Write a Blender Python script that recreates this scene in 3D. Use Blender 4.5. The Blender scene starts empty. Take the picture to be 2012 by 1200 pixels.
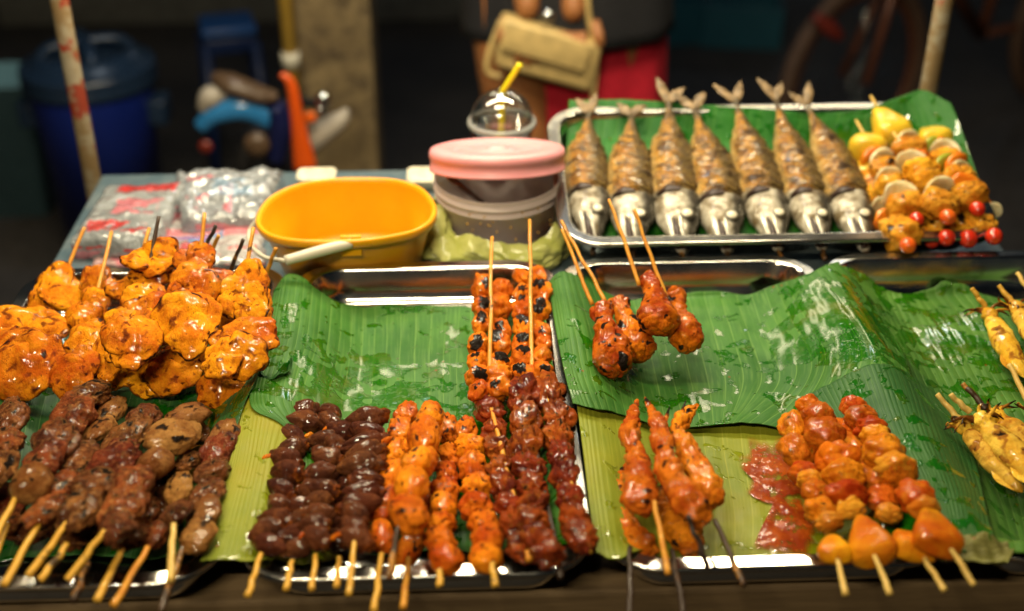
import bpy, bmesh, math, random
import numpy as np
from mathutils import Vector
random.seed(7)
RNG = np.random.default_rng(11)
S = bpy.context.scene
COL = S.collection

# ------------------------------------------------------------------ camera
IMW, IMH, FPX = 2012.0, 1200.0, 2490.0
PITCH, YAW = math.radians(30.6), math.radians(2.27)
CAM = np.array([0.0, 0.0, 1.40])
FW = np.array([math.sin(YAW)*math.cos(PITCH), math.cos(YAW)*math.cos(PITCH), -math.sin(PITCH)])
RT = np.array([math.cos(YAW), -math.sin(YAW), 0.0])
UP = np.cross(RT, FW)
cd = bpy.data.cameras.new('camera'); cam = bpy.data.objects.new('camera', cd); COL.objects.link(cam)
cam.location = CAM; cam.rotation_euler = (math.pi/2 - PITCH, 0, -YAW)
cd.sensor_width = 36.0; cd.lens = FPX/IMW*36.0; cd.clip_start = 0.02; cd.clip_end = 400
cd.dof.use_dof = True; cd.dof.focus_distance = 1.055; cd.dof.aperture_fstop = 2.8; cd.dof.aperture_blades = 9
S.camera = cam
# ------------------------------------------------------------------ night sky, faint moonlight, exposure
w = bpy.data.worlds.new('World'); S.world = w; w.use_nodes = True
wn = w.node_tree; bg = wn.nodes['Background']
sky = wn.nodes.new('ShaderNodeTexSky'); sky.sky_type = 'NISHITA'; sky.sun_disc = False
sky.sun_elevation = math.radians(6); sky.sun_rotation = math.radians(200)
wn.links.new(sky.outputs[0], bg.inputs[0]); bg.inputs[1].default_value = 0.008
sl = bpy.data.lights.new('moon', 'SUN'); sl.energy = 0.03; sl.angle = math.radians(0.5); sl.color = (.8, .9, 1)
so = bpy.data.objects.new('moon', sl); COL.objects.link(so); so.rotation_euler = (math.radians(60), 0, math.radians(160))
S.view_settings.view_transform = 'Standard'; S.view_settings.look = 'None'
S.view_settings.exposure = -0.42; S.view_settings.gamma = 1.0; S.view_settings.use_curve_mapping = False
S.render.engine = 'CYCLES'
S.cycles.use_denoising = True
S.cycles.max_bounces = 8; S.cycles.diffuse_bounces = 2; S.cycles.glossy_bounces = 3; S.cycles.transparent_max_bounces = 12
S.cycles.sample_clamp_indirect = 4.0; S.cycles.caustics_reflective = False; S.cycles.caustics_refractive = False

# ------------------------------------------------------------------ helpers: geometry
def nrm(v):
    v = np.asarray(v, float); return v/np.linalg.norm(v)
def ray(px, py):
    return FW + RT*(px-IMW/2)/FPX - UP*(py-IMH/2)/FPX
def P(px, py, z):                                   # a point of the photograph on the level z (metres above the street)
    d = ray(px, py); return CAM + d*((z-CAM[2])/d[2])
def PY(px, py, y):                                  # the same on the upright plane at depth y
    d = ray(px, py); return CAM + d*((y-CAM[1])/d[1])
def depth(p): return float((np.asarray(p)-CAM) @ FW)
def mpx(p): return depth(p)/FPX                     # metres per photograph pixel there

_pr = np.random.default_rng(3)
PERM = np.concatenate([_pr.permutation(256)]*3)
GRAD = _pr.normal(size=(256, 3)); GRAD /= np.linalg.norm(GRAD, axis=1)[:, None]
def perlin(p):
    p = np.asarray(p, float); i = np.floor(p).astype(int); f = p-i; u = f*f*f*(f*(f*6-15)+10); i &= 255
    def g(a, b, c):
        h = PERM[PERM[PERM[(i[:, 0]+a) & 255]+((i[:, 1]+b) & 255)]+((i[:, 2]+c) & 255)]
        return np.einsum('ij,ij->i', GRAD[h], f-np.array([a, b, c]))
    def L(a, b, t): return a+(b-a)*t
    x, y, z = u.T
    return 1.6*L(L(L(g(0,0,0), g(1,0,0), x), L(g(0,1,0), g(1,1,0), x), y), L(L(g(0,0,1), g(1,0,1), x), L(g(0,1,1), g(1,1,1), x), y), z)
def fbm(p, o=3, s=0.0):
    r = 0; a = 1.0; q = np.asarray(p, float)+s*17.31
    for _ in range(o): r = r+a*perlin(q); q = q*2.03+5.7; a *= .5
    return r
def sstep(a, b, x):
    t = np.clip((x-a)/(b-a), 0, 1); return t*t*(3-2*t)
def cat(pts, m):                                    # Catmull-Rom through pts, m samples
    pts = np.asarray(pts, float); k = len(pts)
    if k == 2: return pts[0]+(pts[1]-pts[0])*np.linspace(0, 1, m)[:, None]
    t = np.linspace(0, k-1, m); i = np.minimum(t.astype(int), k-2); f = (t-i)[:, None]
    q = np.vstack([2*pts[0]-pts[1], pts, 2*pts[-1]-pts[-2]])
    a, b, c, d = q[i], q[i+1], q[i+2], q[i+3]
    return .5*(2*b+(c-a)*f+(2*a-5*b+4*c-d)*f*f+(3*b-a-3*c+d)*f**3)
_ico = {}
def ico(l):
    if l not in _ico:
        bm = bmesh.new(); bmesh.ops.create_icosphere(bm, subdivisions=l, radius=1)
        _ico[l] = (np.array([v.co[:] for v in bm.verts]), np.array([[v.index for v in f.verts] for f in bm.faces])); bm.free()
    return _ico[l]
def vnormal(V, Fs):
    N = np.zeros_like(V)
    for F in Fs:
        n = np.cross(V[F[:, 1]]-V[F[:, 0]], V[F[:, 2]]-V[F[:, 0]])
        if F.shape[1] == 4: n = n+np.cross(V[F[:, 2]]-V[F[:, 0]], V[F[:, 3]]-V[F[:, 0]])
        for k in range(F.shape[1]): np.add.at(N, F[:, k], n)
    return N/np.maximum(np.linalg.norm(N, axis=1), 1e-12)[:, None]
def mk(name, V, Fs, mat, parent=None, attr=None, smooth=True, uv=None):
    if not isinstance(Fs, (list, tuple)): Fs = [Fs]
    V = np.asarray(V, float); org = np.zeros(3)
    if parent is not None:
        q = parent
        while q is not None: org = org+np.array(q.location); q = q.parent
    me = bpy.data.meshes.new(name); me.vertices.add(len(V)); me.vertices.foreach_set('co', (V-org).ravel())
    nl = sum(F.size for F in Fs); npoly = sum(len(F) for F in Fs)
    me.loops.add(nl); me.polygons.add(npoly)
    li = np.concatenate([F.ravel() for F in Fs]).astype(np.int32); me.loops.foreach_set('vertex_index', li)
    cnt = np.concatenate([np.full(len(F), F.shape[1]) for F in Fs]); st = np.concatenate([[0], np.cumsum(cnt)[:-1]]).astype(np.int32)
    me.polygons.foreach_set('loop_start', st)
    me.update(calc_edges=True)
    me.polygons.foreach_set('use_smooth', np.full(npoly, smooth))
    for k, a in (attr or {}).items():
        at = me.attributes.new(k, 'FLOAT', 'POINT'); at.data.foreach_set('value', np.asarray(a, np.float32))
    if uv is not None:
        ul = me.uv_layers.new(name='UVMap'); ul.data.foreach_set('uv', np.asarray(uv, np.float32)[li].ravel())
    me.validate(); me.update()
    if mat: me.materials.append(mat)
    o = bpy.data.objects.new(name, me); COL.objects.link(o)
    if parent is not None: o.parent = parent
    return o
def tag(o, label=None, cat_=None, group=None, kind=None):
    if label: o['label'] = label
    if cat_: o['category'] = cat_
    if group: o['group'] = group
    if kind: o['kind'] = kind
    return o
def thing(name, label, cat_, loc=(0, 0, 0), group=None):
    o = bpy.data.objects.new(name, None); COL.objects.link(o); o.location = tuple(float(a) for a in loc); o.empty_display_size = .02
    return tag(o, label, cat_, group)
def gridF(nu, nv, wrap=False):                      # faces of a (nu rows) x (nv columns) vertex grid
    a = np.arange(nu*nv).reshape(nu, nv)
    b = np.concatenate([a, a[:, :1]], 1) if wrap else a
    return np.stack([b[:-1, :-1], b[:-1, 1:], b[1:, 1:], b[1:, :-1]], -1).reshape(-1, 4)
def join(parts):                                    # [(V, [F...]), ...] -> one V, Fs
    Vs = []; d = {}; n = 0
    for V, Fs in parts:
        if not isinstance(Fs, (list, tuple)): Fs = [Fs]
        Vs.append(V)
        for F in Fs: d.setdefault(F.shape[1], []).append(F+n)
        n += len(V)
    return np.vstack(Vs), [np.vstack(x) for x in d.values()]
def tube(pts, ra, rb=None, n=12, m=None, up=(0, 0, 1), cap=True):
    pts = np.asarray(pts, float); m = m or max(2, 6*(len(pts)-1)+1 if len(pts) > 2 else 2)
    C = cat(pts, m)
    def rad(r):
        r = np.asarray(r, float)
        if r.ndim == 0: return np.full(m, float(r))
        return np.maximum(cat(np.stack([r, r*0], 1), m)[:, 0], 2e-5) if len(r) > 2 else np.linspace(r[0], r[1], m)
    A = rad(ra); B = A if rb is None else rad(rb)
    T = np.gradient(C, axis=0); T /= np.maximum(np.linalg.norm(T, axis=1), 1e-9)[:, None]
    upv = np.asarray(up, float)
    if abs(nrm(C[-1]-C[0]) @ nrm(upv)) > .95: upv = np.array([0, 1., .1])
    s = np.cross(T, upv); s /= np.linalg.norm(s, axis=1)[:, None]; q = np.cross(s, T)
    th = np.linspace(0, 2*np.pi, n, endpoint=False)
    V = C[:, None]+s[:, None]*(A[:, None]*np.cos(th))[..., None]+q[:, None]*(B[:, None]*np.sin(th))[..., None]
    V = V.reshape(-1, 3); Fs = [gridF(m, n, True)[:, ::-1]]
    if cap:
        k = len(V); V = np.vstack([V, C[0], C[-1]]); i = np.arange(n); j = (i+1) % n
        Fs.append(np.vstack([np.stack([np.full(n, k), i, j], 1), np.stack([np.full(n, k+1), (m-1)*n+j, (m-1)*n+i], 1)]))
    return V, Fs
def tubeinfo(m, n):                                 # along, angle of each vertex of a capped tube
    al = np.repeat(np.linspace(0, 1, m), n); an = np.tile(np.linspace(0, 2*np.pi, n, endpoint=False), m)
    return np.append(al, [0, 1]), np.append(an, [np.pi/2, np.pi/2])
def box(c, h, rot=0.0, bev=0.0, tilt=None):
    bm = bmesh.new(); bmesh.ops.create_cube(bm, size=2)
    for v in bm.verts: v.co = (v.co[0]*h[0], v.co[1]*h[1], v.co[2]*h[2])
    if bev: bmesh.ops.bevel(bm, geom=bm.edges[:], offset=bev, segments=2, affect='EDGES', profile=.6)
    V = np.array([v.co[:] for v in bm.verts]); F = [[v.index for v in f.verts] for f in bm.faces]; bm.free()
    c0, s0 = math.cos(rot), math.sin(rot); M = np.array([[c0, -s0, 0], [s0, c0, 0], [0, 0, 1]])
    if tilt is not None: M = tilt @ M
    d = {}
    for f in F: d.setdefault(len(f), []).append(f)
    return V @ M.T+np.asarray(c), [np.array(x) for x in d.values()]
def lathe(c, prof, n=40, sx=1, sy=1, wob=0, M=None):
    prof = np.asarray(prof, float); th = np.linspace(0, 2*np.pi, n, endpoint=False)
    V = np.stack([prof[:, :1]*np.cos(th)*sx, prof[:, :1]*np.sin(th)*sy, np.repeat(prof[:, 1:2], n, 1)], -1).reshape(-1, 3)
    if M is not None: V = V @ M.T
    return V+np.asarray(c), [gridF(len(prof), n, True)]
def rrect(hx, hy, r, k=9):                          # rounded rectangle outline
    out = []
    for cx, cy, a in ((hx-r, hy-r, 0), (-hx+r, hy-r, 90), (-hx+r, -hy+r, 180), (hx-r, -hy+r, 270)):
        for t in np.linspace(a, a+90, k): out.append((cx+r*math.cos(math.radians(t)), cy+r*math.sin(math.radians(t))))
    return np.array(out)
def loft(rings, close_last=True, close_first=False):
    n = len(rings[0]); V = np.vstack(rings); Fs = [gridF(len(rings), n, True)]
    i = np.arange(n); j = (i+1) % n
    if close_last:
        k = len(V); V = np.vstack([V, rings[-1].mean(0)]); Fs.append(np.stack([(len(rings)-1)*n+i, (len(rings)-1)*n+j, np.full(n, k)], 1))
    if close_first:
        k = len(V); V = np.vstack([V, rings[0].mean(0)]); Fs.append(np.stack([j, i, np.full(n, k)], 1))
    return V, Fs
def rotx(a): c, s = math.cos(a), math.sin(a); return np.array([[1, 0, 0], [0, c, -s], [0, s, c]])
def roty(a): c, s = math.cos(a), math.sin(a); return np.array([[c, 0, s], [0, 1, 0], [-s, 0, c]])
def rotz(a): c, s = math.cos(a), math.sin(a); return np.array([[c, -s, 0], [s, c, 0], [0, 0, 1]])

# ------------------------------------------------------------------ helpers: materials
class NT:
    def __init__(s, name):
        s.m = bpy.data.materials.new(name); s.m.use_nodes = True; s.t = s.m.node_tree
        s.b = s.t.nodes['Principled BSDF']; s.pos = s.n('ShaderNodeNewGeometry').outputs['Position']
    def n(s, t, **k):
        x = s.t.nodes.new(t)
        for a, v in k.items(): setattr(x, a, v)
        return x
    def set(s, node, key, v):
        if hasattr(v, 'is_output') or isinstance(v, bpy.types.NodeSocket): s.t.links.new(v, node.inputs[key])
        else:
            if isinstance(v, tuple) and len(v) == 3 and node.inputs[key].type == 'RGBA': v = v+(1,)
            node.inputs[key].default_value = v
    def noise(s, scale, detail=3, rough=.55, vec=None, dist=0.0):
        x = s.n('ShaderNodeTexNoise'); s.set(x, 'Vector', vec or s.pos); s.set(x, 'Scale', float(scale)); s.set(x, 'Detail', float(detail)); s.set(x, 'Roughness', rough); s.set(x, 'Distortion', dist)
        return x.outputs['Fac']
    def vor(s, scale, vec=None, feat='F1', out='Distance'):
        x = s.n('ShaderNodeTexVoronoi', feature=feat); s.set(x, 'Vector', vec or s.pos); s.set(x, 'Scale', float(scale)); return x.outputs[out]
    def ramp(s, fac, a, b):                          # 0 below a, 1 above b
        x = s.n('ShaderNodeMapRange'); x.interpolation_type = 'SMOOTHSTEP'; s.set(x, 'Value', fac); s.set(x, 'From Min', a); s.set(x, 'From Max', b); return x.outputs[0]
    def rng(s, fac, a, b, c, d):
        x = s.n('ShaderNodeMapRange'); s.set(x, 'Value', fac); s.set(x, 'From Min', a); s.set(x, 'From Max', b); s.set(x, 'To Min', c); s.set(x, 'To Max', d); return x.outputs[0]
    def mix(s, fac, a, b):
        x = s.n('ShaderNodeMix', data_type='RGBA'); s.set(x, 0, fac)
        for k, v in ((6, a), (7, b)):
            if isinstance(v, bpy.types.NodeSocket): s.t.links.new(v, x.inputs[k])
            else: x.inputs[k].default_value = tuple(v)+(1,)
        return x.outputs[2]
    def math(s, op, a, b=0.0):
        x = s.n('ShaderNodeMath', operation=op)
        for k, v in ((0, a), (1, b)): s.set(x, k, v)
        return x.outputs[0]
    def attr(s, name): return s.n('ShaderNodeAttribute', attribute_name=name).outputs['Fac']
    def rand(s): return s.n('ShaderNodeObjectInfo').outputs['Random']
    def scalev(s, v, vec=None):
        x = s.n('ShaderNodeVectorMath', operation='MULTIPLY'); s.set(x, 0, vec or s.pos); x.inputs[1].default_value = v; return x.outputs[0]
    def bump(s, h, strength, dist=.001, normal=None):
        x = s.n('ShaderNodeBump'); s.set(x, 'Strength', strength); s.set(x, 'Distance', dist); s.set(x, 'Height', h)
        if normal is not None: s.set(x, 'Normal', normal)
        return x.outputs[0]
    def P(s, **k):
        for a, v in k.items(): s.set(s.b, a.replace('_', ' '), v)
        return s.m

def meat(name, c1, c2, c3, blotch=.5, rough=.42, flecks=0.0, charc=(.010, .006, .004), fine=1.0, coat=.55, sss=.05, bscale=70, specks=(.04, .014, .004), brown=None, grain=0.0):
    t = NT(name)
    n1 = t.noise(bscale*.6, 5, .62, dist=.5); col = t.mix(t.ramp(n1, .36, .64), c1, c2)
    n2 = t.noise(bscale*1.5, 6, .68, dist=.8); col = t.mix(t.math('MULTIPLY', t.ramp(n2, .48, .74), blotch), col, c3)
    n4 = t.noise(bscale*5, 4, .6); col = t.mix(t.math('MULTIPLY', t.ramp(n4, .56, .72), .35), col, tuple(min(1, x*1.5+.012) for x in c1))
    r = t.rand(); hv = t.n('ShaderNodeHueSaturation'); t.set(hv, 'Color', col); t.set(hv, 'Value', t.rng(r, 0, 1, .78, 1.2)); t.set(hv, 'Hue', t.rng(r, 0, 1, .492, .508)); col = hv.outputs[0]
    if flecks:
        v = t.vor(420); col = t.mix(t.math('MULTIPLY', t.ramp(v, .24, .12), t.ramp(t.noise(70, 2), .70-flecks*.22, .74-flecks*.22)), col, specks)
    ch = t.attr('char'); n3 = t.noise(190, 5, .7)
    cv = t.math('ADD', ch, t.math('MULTIPLY', t.math('SUBTRACT', n3, .5), .85))
    if brown is None: brown = tuple(x*.35 for x in c3)
    col = t.mix(t.math('MULTIPLY', t.ramp(cv, .18, .55), .85), col, brown); ck = t.ramp(cv, .56, .74)
    col = t.mix(ck, col, charc)
    st_ = t.noise(1.0, 4, .6, t.scalev((330., 110., 170.)), 2.2)
    h = t.math('ADD', t.noise(bscale*2.6, 5, .58), t.math('MULTIPLY', st_, .55))
    h = t.math('ADD', h, t.math('MULTIPLY', ck, t.math('MULTIPLY', t.noise(420, 3), 1.2)))
    cw = t.math('MULTIPLY', t.ramp(t.noise(bscale*1.1, 3), .46, .58), coat)
    cn = t.bump(t.math('ADD', t.noise(bscale*1.5, 3, .5), t.math('MULTIPLY', st_, .05)), .42*fine, .003)
    return t.P(Base_Color=col, Roughness=.6, Coat_Weight=cw, Coat_Roughness=t.math('ADD', .05, t.math('MULTIPLY', ck, .2)), Coat_Normal=cn, Coat_IOR=1.5, Subsurface_Weight=sss, Subsurface_Radius=(.003, .001, .0005), Subsurface_Scale=1.0, Specular_IOR_Level=.06, Normal=t.bump(h, .8*fine, .0026))

M = {}
M['chicken'] = meat('glazed_yellow_chicken', (.72, .25, .006), (.50, .105, .003), (.20, .026, .002), 1.0, .42, .55, bscale=52, coat=.7, brown=(.12, .015, .002), charc=(.022, .007, .003))
M['beef'] = meat('grilled_dark_meat', (.17, .052, .014), (.040, .009, .003), (.40, .18, .060), .75, .4, .0, fine=1.4, bscale=105, coat=.6)
M['beef_red'] = meat('grilled_reddish_meat', (.21, .045, .012), (.052, .009, .003), (.42, .18, .060), .75, .4, .0, fine=1.4, bscale=105, coat=.6)
M['liver'] = meat('grilled_tan_offal', (.30, .14, .038), (.15, .050, .010), (.07, .022, .007), .75, .42, .35, coat=.7)
M['heart'] = meat('glazed_chicken_heart', (.046, .012, .006), (.095, .025, .009), (.22, .07, .02), .6, .35, 0, (.42, .12, .010), fine=1.0, coat=1., brown=(.16, .034, .005))
M['ball'] = meat('glazed_orange_chicken', (.72, .21, .007), (.48, .080, .002), (.24, .030, .002), .75, .4, .2, bscale=55, coat=.8)
M['gizzard'] = meat('glazed_red_brown_offal', (.26, .040, .004), (.070, .007, .002), (.46, .14, .015), .6, .32, 0, coat=1., fine=1.)
M['tail'] = meat('glazed_chicken_tail', (.68, .19, .008), (.46, .080, .003), (.24, .032, .002), .65, .38, .1, coat=1., fine=.6)
M['drum'] = meat('glazed_drumstick', (.60, .160, .004), (.34, .050, .002), (.14, .014, .002), .75, .36, .3, coat=1.)
M['wing'] = meat('glazed_wing', (.66, .19, .008), (.42, .075, .003), (.20, .026, .002), .75, .36, .15, coat=1.)
M['bbq'] = meat('saucy_red_chicken', (.62, .175, .006), (.38, .062, .002), (.66, .28, .02), .6, .36, .6, coat=.8, fine=1.2)
M['pepper_s'] = meat('sauced_red_pepper', (.58, .120, .004), (.38, .045, .002), (.62, .22, .012), .6, .3, .4, coat=.8, fine=.8)
M['squid'] = meat('grilled_squid', (.74, .47, .065), (.58, .27, .016), (.26, .080, .006), .9, .42, .1, fine=.7, coat=.7, bscale=48, brown=(.22, .06, .006))
M['tent'] = meat('charred_tentacle', (.25, .09, .012), (.12, .035, .007), (.03, .012, .005), .7, .45)
M['kebab'] = meat('spiced_chicken_cube', (.74, .36, .03), (.58, .21, .010), (.34, .10, .006), .55, .4, .7, coat=.6)

def simple(name, c, rough=.5, metal=0.0, bump=0.0, bs=200, var=.15, **k):
    t = NT(name); n = t.noise(bs*.3, 4)
    col = t.mix(t.ramp(n, .3, .7), tuple(x*(1-var) for x in c), tuple(min(1, x*(1+var)) for x in c))
    t.P(Base_Color=col, Roughness=t.rng(t.noise(bs*.5, 3), .3, .7, max(.02, rough*.75), min(1, rough*1.3)), Metallic=metal, **k)
    if bump: t.P(Normal=t.bump(t.noise(bs, 4), bump, .001))
    return t.m
def steel(name, c=(.62, .60, .57), r0=.10, r1=.30):
    t = NT(name); v = t.scalev((900., 30., 60.)); sc = t.noise(1.0, 3, .6, v); sm = t.noise(16, 4, .6)
    col = t.mix(t.ramp(t.noise(28, 5, .7), .55, .75), c, (.40, .36, .30))
    return t.P(Base_Color=col, Metallic=1.0, Roughness=t.math('ADD', t.rng(sm, .3, .7, r0, r1), t.math('MULTIPLY', sc, .06)), Normal=t.bump(t.noise(22, 2), .07, .004, t.bump(sc, .05, .0006)))
M['steel'] = steel('worn_stainless_steel', (.66, .64, .60), .08, .20)
def stickm(name, a, b, burn):
    t = NT(name); v = t.scalev((140., 140., 140.)); g = t.noise(1, 4, .6, v)
    col = t.mix(t.ramp(g, .3, .7), a, b)
    n = t.noise(38, 4, .7); col = t.mix(t.math('MULTIPLY', t.ramp(n, .62-burn*.3, .70-burn*.3), .95), col, (.025, .012, .006))
    return t.P(Base_Color=col, Roughness=.5, Normal=t.bump(t.noise(500, 3), .5, .0006), Coat_Weight=.15)
M['stick'] = stickm('bamboo_stick', (.58, .29, .024), (.68, .37, .040), .05)
M['stick_o'] = stickm('oiled_bamboo_stick', (.66, .30, .02), (.56, .20, .012), .12)
M['stick_b'] = stickm('scorched_bamboo_stick', (.50, .22, .025), (.28, .10, .015), .75)
M['stick_k'] = stickm('burnt_bamboo_stick', (.05, .025, .012), (.12, .05, .018), .9)
M['stick_p'] = stickm('pale_bamboo_stick', (.66, .44, .11), (.58, .36, .08), .0)

def leafm(name, c1, c2, vein, wet=.5, spacing=30., wetc=.68, yellow=None, wetcol=(.006, .115, .006)):
    t = NT(name); uvn = t.n('ShaderNodeUVMap'); uv = uvn.outputs[0]; sx = t.n('ShaderNodeSeparateXYZ'); t.set(sx, 0, uv); u = sx.outputs[0]; v = sx.outputs[1]
    du = t.math('ADD', u, t.math('MULTIPLY', t.math('SUBTRACT', t.noise(5, 2), .5), .03))
    wv = t.math('ABSOLUTE', t.math('SINE', t.math('MULTIPLY', du, spacing*math.pi)))          # 0 on each vein
    fv = t.math('ABSOLUTE', t.math('SINE', t.math('MULTIPLY', du, spacing*5.3*math.pi)))
    col = t.mix(t.ramp(t.noise(11, 4, .6), .33, .68), c1, c2)
    streak = t.noise(1, 3, .6, t.scalev((140., 5., 1.), uv)); col = t.mix(t.math('MULTIPLY', t.ramp(streak, .45, .75), .35), col, vein)
    col = t.mix(t.math('MULTIPLY', t.ramp(wv, .16, .02), .55), col, vein)
    if yellow: col = t.mix(t.math('MULTIPLY', t.ramp(t.noise(9, 5, .6), .5, .75), .6), col, yellow)
    big = t.noise(5.5, 2); wn_ = t.math('ADD', t.noise(58, 3, .5, dist=.5), t.math('ADD', t.math('MULTIPLY', t.math('SUBTRACT', big, .5), .7), t.math('MULTIPLY', t.attr('wet'), .17)))
    wm = t.ramp(wn_, .62-wet*.22, .65-wet*.22)
    hv = t.n('ShaderNodeHueSaturation'); t.set(hv, 'Color', col); hv.inputs['Value'].default_value = wetc; hv.inputs['Saturation'].default_value = 1.3
    col = t.mix(wm, col, t.mix(.5, hv.outputs[0], wetcol))
    oil = t.math('MULTIPLY', wm, t.ramp(t.noise(24, 5, .65), .50, .72)); col = t.mix(t.math('MULTIPLY', oil, .55), col, (.13, .14, .012))
    fl = t.math('MULTIPLY', t.ramp(t.vor(95), .13, .09), t.ramp(t.noise(30, 2), .60, .64)); col = t.mix(fl, col, (.22, .05, .008))
    h = t.math('ADD', t.math('MULTIPLY', wv, .6), t.math('MULTIPLY', fv, .10))
    dry = t.math('SUBTRACT', 1.0, wm); nb = t.bump(t.math('MULTIPLY', h, dry), .45, .0009)
    film = t.math('ADD', t.math('MULTIPLY', wm, .9), t.math('MULTIPLY', t.math('MULTIPLY', t.noise(75, 3, .55), wm), 1.6))
    nb = t.bump(film, .6, .0018, nb)
    return t.P(Base_Color=col, Roughness=t.math('ADD', t.math('MULTIPLY', dry, t.rng(t.noise(60, 3), .3, .7, .36, .50)), .06), Coat_Weight=t.math('MULTIPLY', wm, 1.0), Coat_Roughness=.10, Specular_IOR_Level=.22, Normal=nb)
M['leaf'] = leafm('wet_banana_leaf', (.028, .112, .015), (.058, .180, .024), (.17, .31, .07), .10)
M['leaf_dk'] = leafm('dark_banana_leaf', (.014, .072, .016), (.034, .118, .024), (.11, .22, .06), .26)
M['leaf_far'] = leafm('lined_banana_leaf', (.026, .095, .015), (.075, .190, .026), (.18, .31, .08), .12)
M['leaf_fish'] = leafm('deep_green_banana_leaf', (.010, .095, .010), (.020, .135, .014), (.07, .21, .03), .05)
M['leaf_y'] = leafm('yellowing_banana_leaf', (.23, .245, .016), (.16, .20, .016), (.32, .32, .04), .05, 22., .8, (.27, .22, .013), (.20, .24, .012))
M['leaf_wilt'] = leafm('wilted_leaf_scrap', (.20, .20, .045), (.13, .12, .035), (.3, .28, .1), .2)

# ------------------------------------------------------------------ the street
def asphalt(name, a, b):
    t = NT(name); col = t.mix(t.ramp(t.noise(2.2, 5, .65), .3, .7), a, b); col = t.mix(t.ramp(t.vor(60), .1, .5), tuple(x*.7 for x in a), col)
    return t.P(Base_Color=col, Roughness=t.rng(t.noise(1.3, 3), .3, .7, .55, .85), Normal=t.bump(t.noise(120, 4), .5, .004))
M['ground'] = asphalt('dark_street_paving', (.040, .036, .036), (.075, .064, .058))
g = 120.0
tag(mk('ground', [(-g, -g, 0), (g, -g, 0), (g, g, 0), (-g, g, 0)], np.array([[0, 1, 2, 3]]), M['ground']), kind='structure')
V, F = box((-.35, 4.42, .06), (1.25, .10, .06), bev=.012)
tag(mk('kerb', V, F, simple('grey_concrete_kerb', (.10, .10, .09), .8, bump=.5, bs=60)), kind='structure')

# ------------------------------------------------------------------ the stall table with its posts
TOPZ, RIM = .760, .800
TX0, TX1, TY0, TY1 = -.437, .575, .676, 1.41
def woodm(name, a, b):
    t = NT(name); v = t.scalev((5., 60., 60.)); n = t.noise(1, 5, .65, v)
    return t.P(Base_Color=t.mix(t.ramp(n, .3, .7), a, b), Roughness=.7, Normal=t.bump(n, .6, .002))
M['wood'] = woodm('grimy_brown_wood', (.075, .045, .020), (.14, .09, .042))
t = NT('blue_grey_sheet_metal')
M['sheet'] = t.P(Base_Color=t.mix(t.ramp(t.noise(20, 5, .7), .4, .7), (.13, .20, .25), (.24, .30, .33)), Metallic=.5, Roughness=.32, Normal=t.bump(t.noise(40, 3), .2, .002))
tb = thing('stall_table', 'long stall table with blue-grey metal top and brown wooden front edge', 'table', ((TX0+TX1)/2, (TY0+TY1)/2, 0))
V, F = box(((TX0+TX1)/2, (TY0+TY1)/2+.03, TOPZ-.012), ((TX1-TX0)/2, (TY1-TY0)/2-.03, .012), bev=.003); mk('top', V, F, M['sheet'], tb, smooth=False)
V, F = box(((TX0+TX1)/2, TY0+.027, TOPZ-.017), ((TX1-TX0)/2+.004, .030, .0185), bev=.003); mk('front_plank', V, F, M['wood'], tb, smooth=False)
V, F = box(((TX0+TX1)/2, TY0+.06, TOPZ-.09), ((TX1-TX0)/2-.03, .012, .055), bev=.003); mk('apron', V, F, M['wood'], tb, smooth=False)
for x in (TX0+.05, TX1-.05):
    for y in (TY0+.08, TY1-.06):
        V, F = box((x, y, (TOPZ-.026)/2), (.022, .022, (TOPZ-.026)/2), bev=.003); mk('leg', V, F, M['wood'], tb, smooth=False)
t = NT('rusty_painted_pipe'); n = t.noise(18, 5, .7)
c = t.mix(t.ramp(n, .42, .55), (.42, .36, .25), (.30, .20, .09)); c = t.mix(t.ramp(t.noise(26, 4, .6), .52, .60), c, (.36, .055, .025))
M['rust'] = t.P(Base_Color=c, Roughness=.6, Normal=t.bump(n, .6, .002))
YP = 1.445
pl0 = PY(187, 380, YP); pr0 = PY(1822, 190, YP)
for p, lab in ((pl0, 'rusty cream and red steel post at the left end of the stall'), (pr0, 'rusty pale steel post at the right, behind the skewers with tomatoes')):
    pt = thing('stall_post', lab, 'post', (p[0], YP, 0), 'stall posts')
    V, F = tube([(p[0], YP, 0), (p[0], YP, 2.06)], .0105, n=20); mk('pipe', V, F, M['rust'], pt)
    V, F = box((p[0], YP, .005), (.05, .05, .005), bev=.002); mk('base_plate', V, F, M['rust'], pt, smooth=False)
cb = thing('crossbar', 'steel pipe across the tops of the two stall posts', 'pipe', ((pl0[0]+pr0[0])/2, YP, 2.075))
V, F = tube([(pl0[0]-.3, YP, 2.075), (pr0[0]+.3, YP, 2.075)], .0135, n=16, up=(0, 1, 0)); mk('pipe', V, F, M['rust'], cb)
for x in (pl0[0]+.1, pr0[0]-.1):
    V, F = tube([(x, 2.05, 2.10), (x, -.35, 2.16)], .011, n=12); mk('rafter', V, F, M['rust'], cb)

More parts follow.
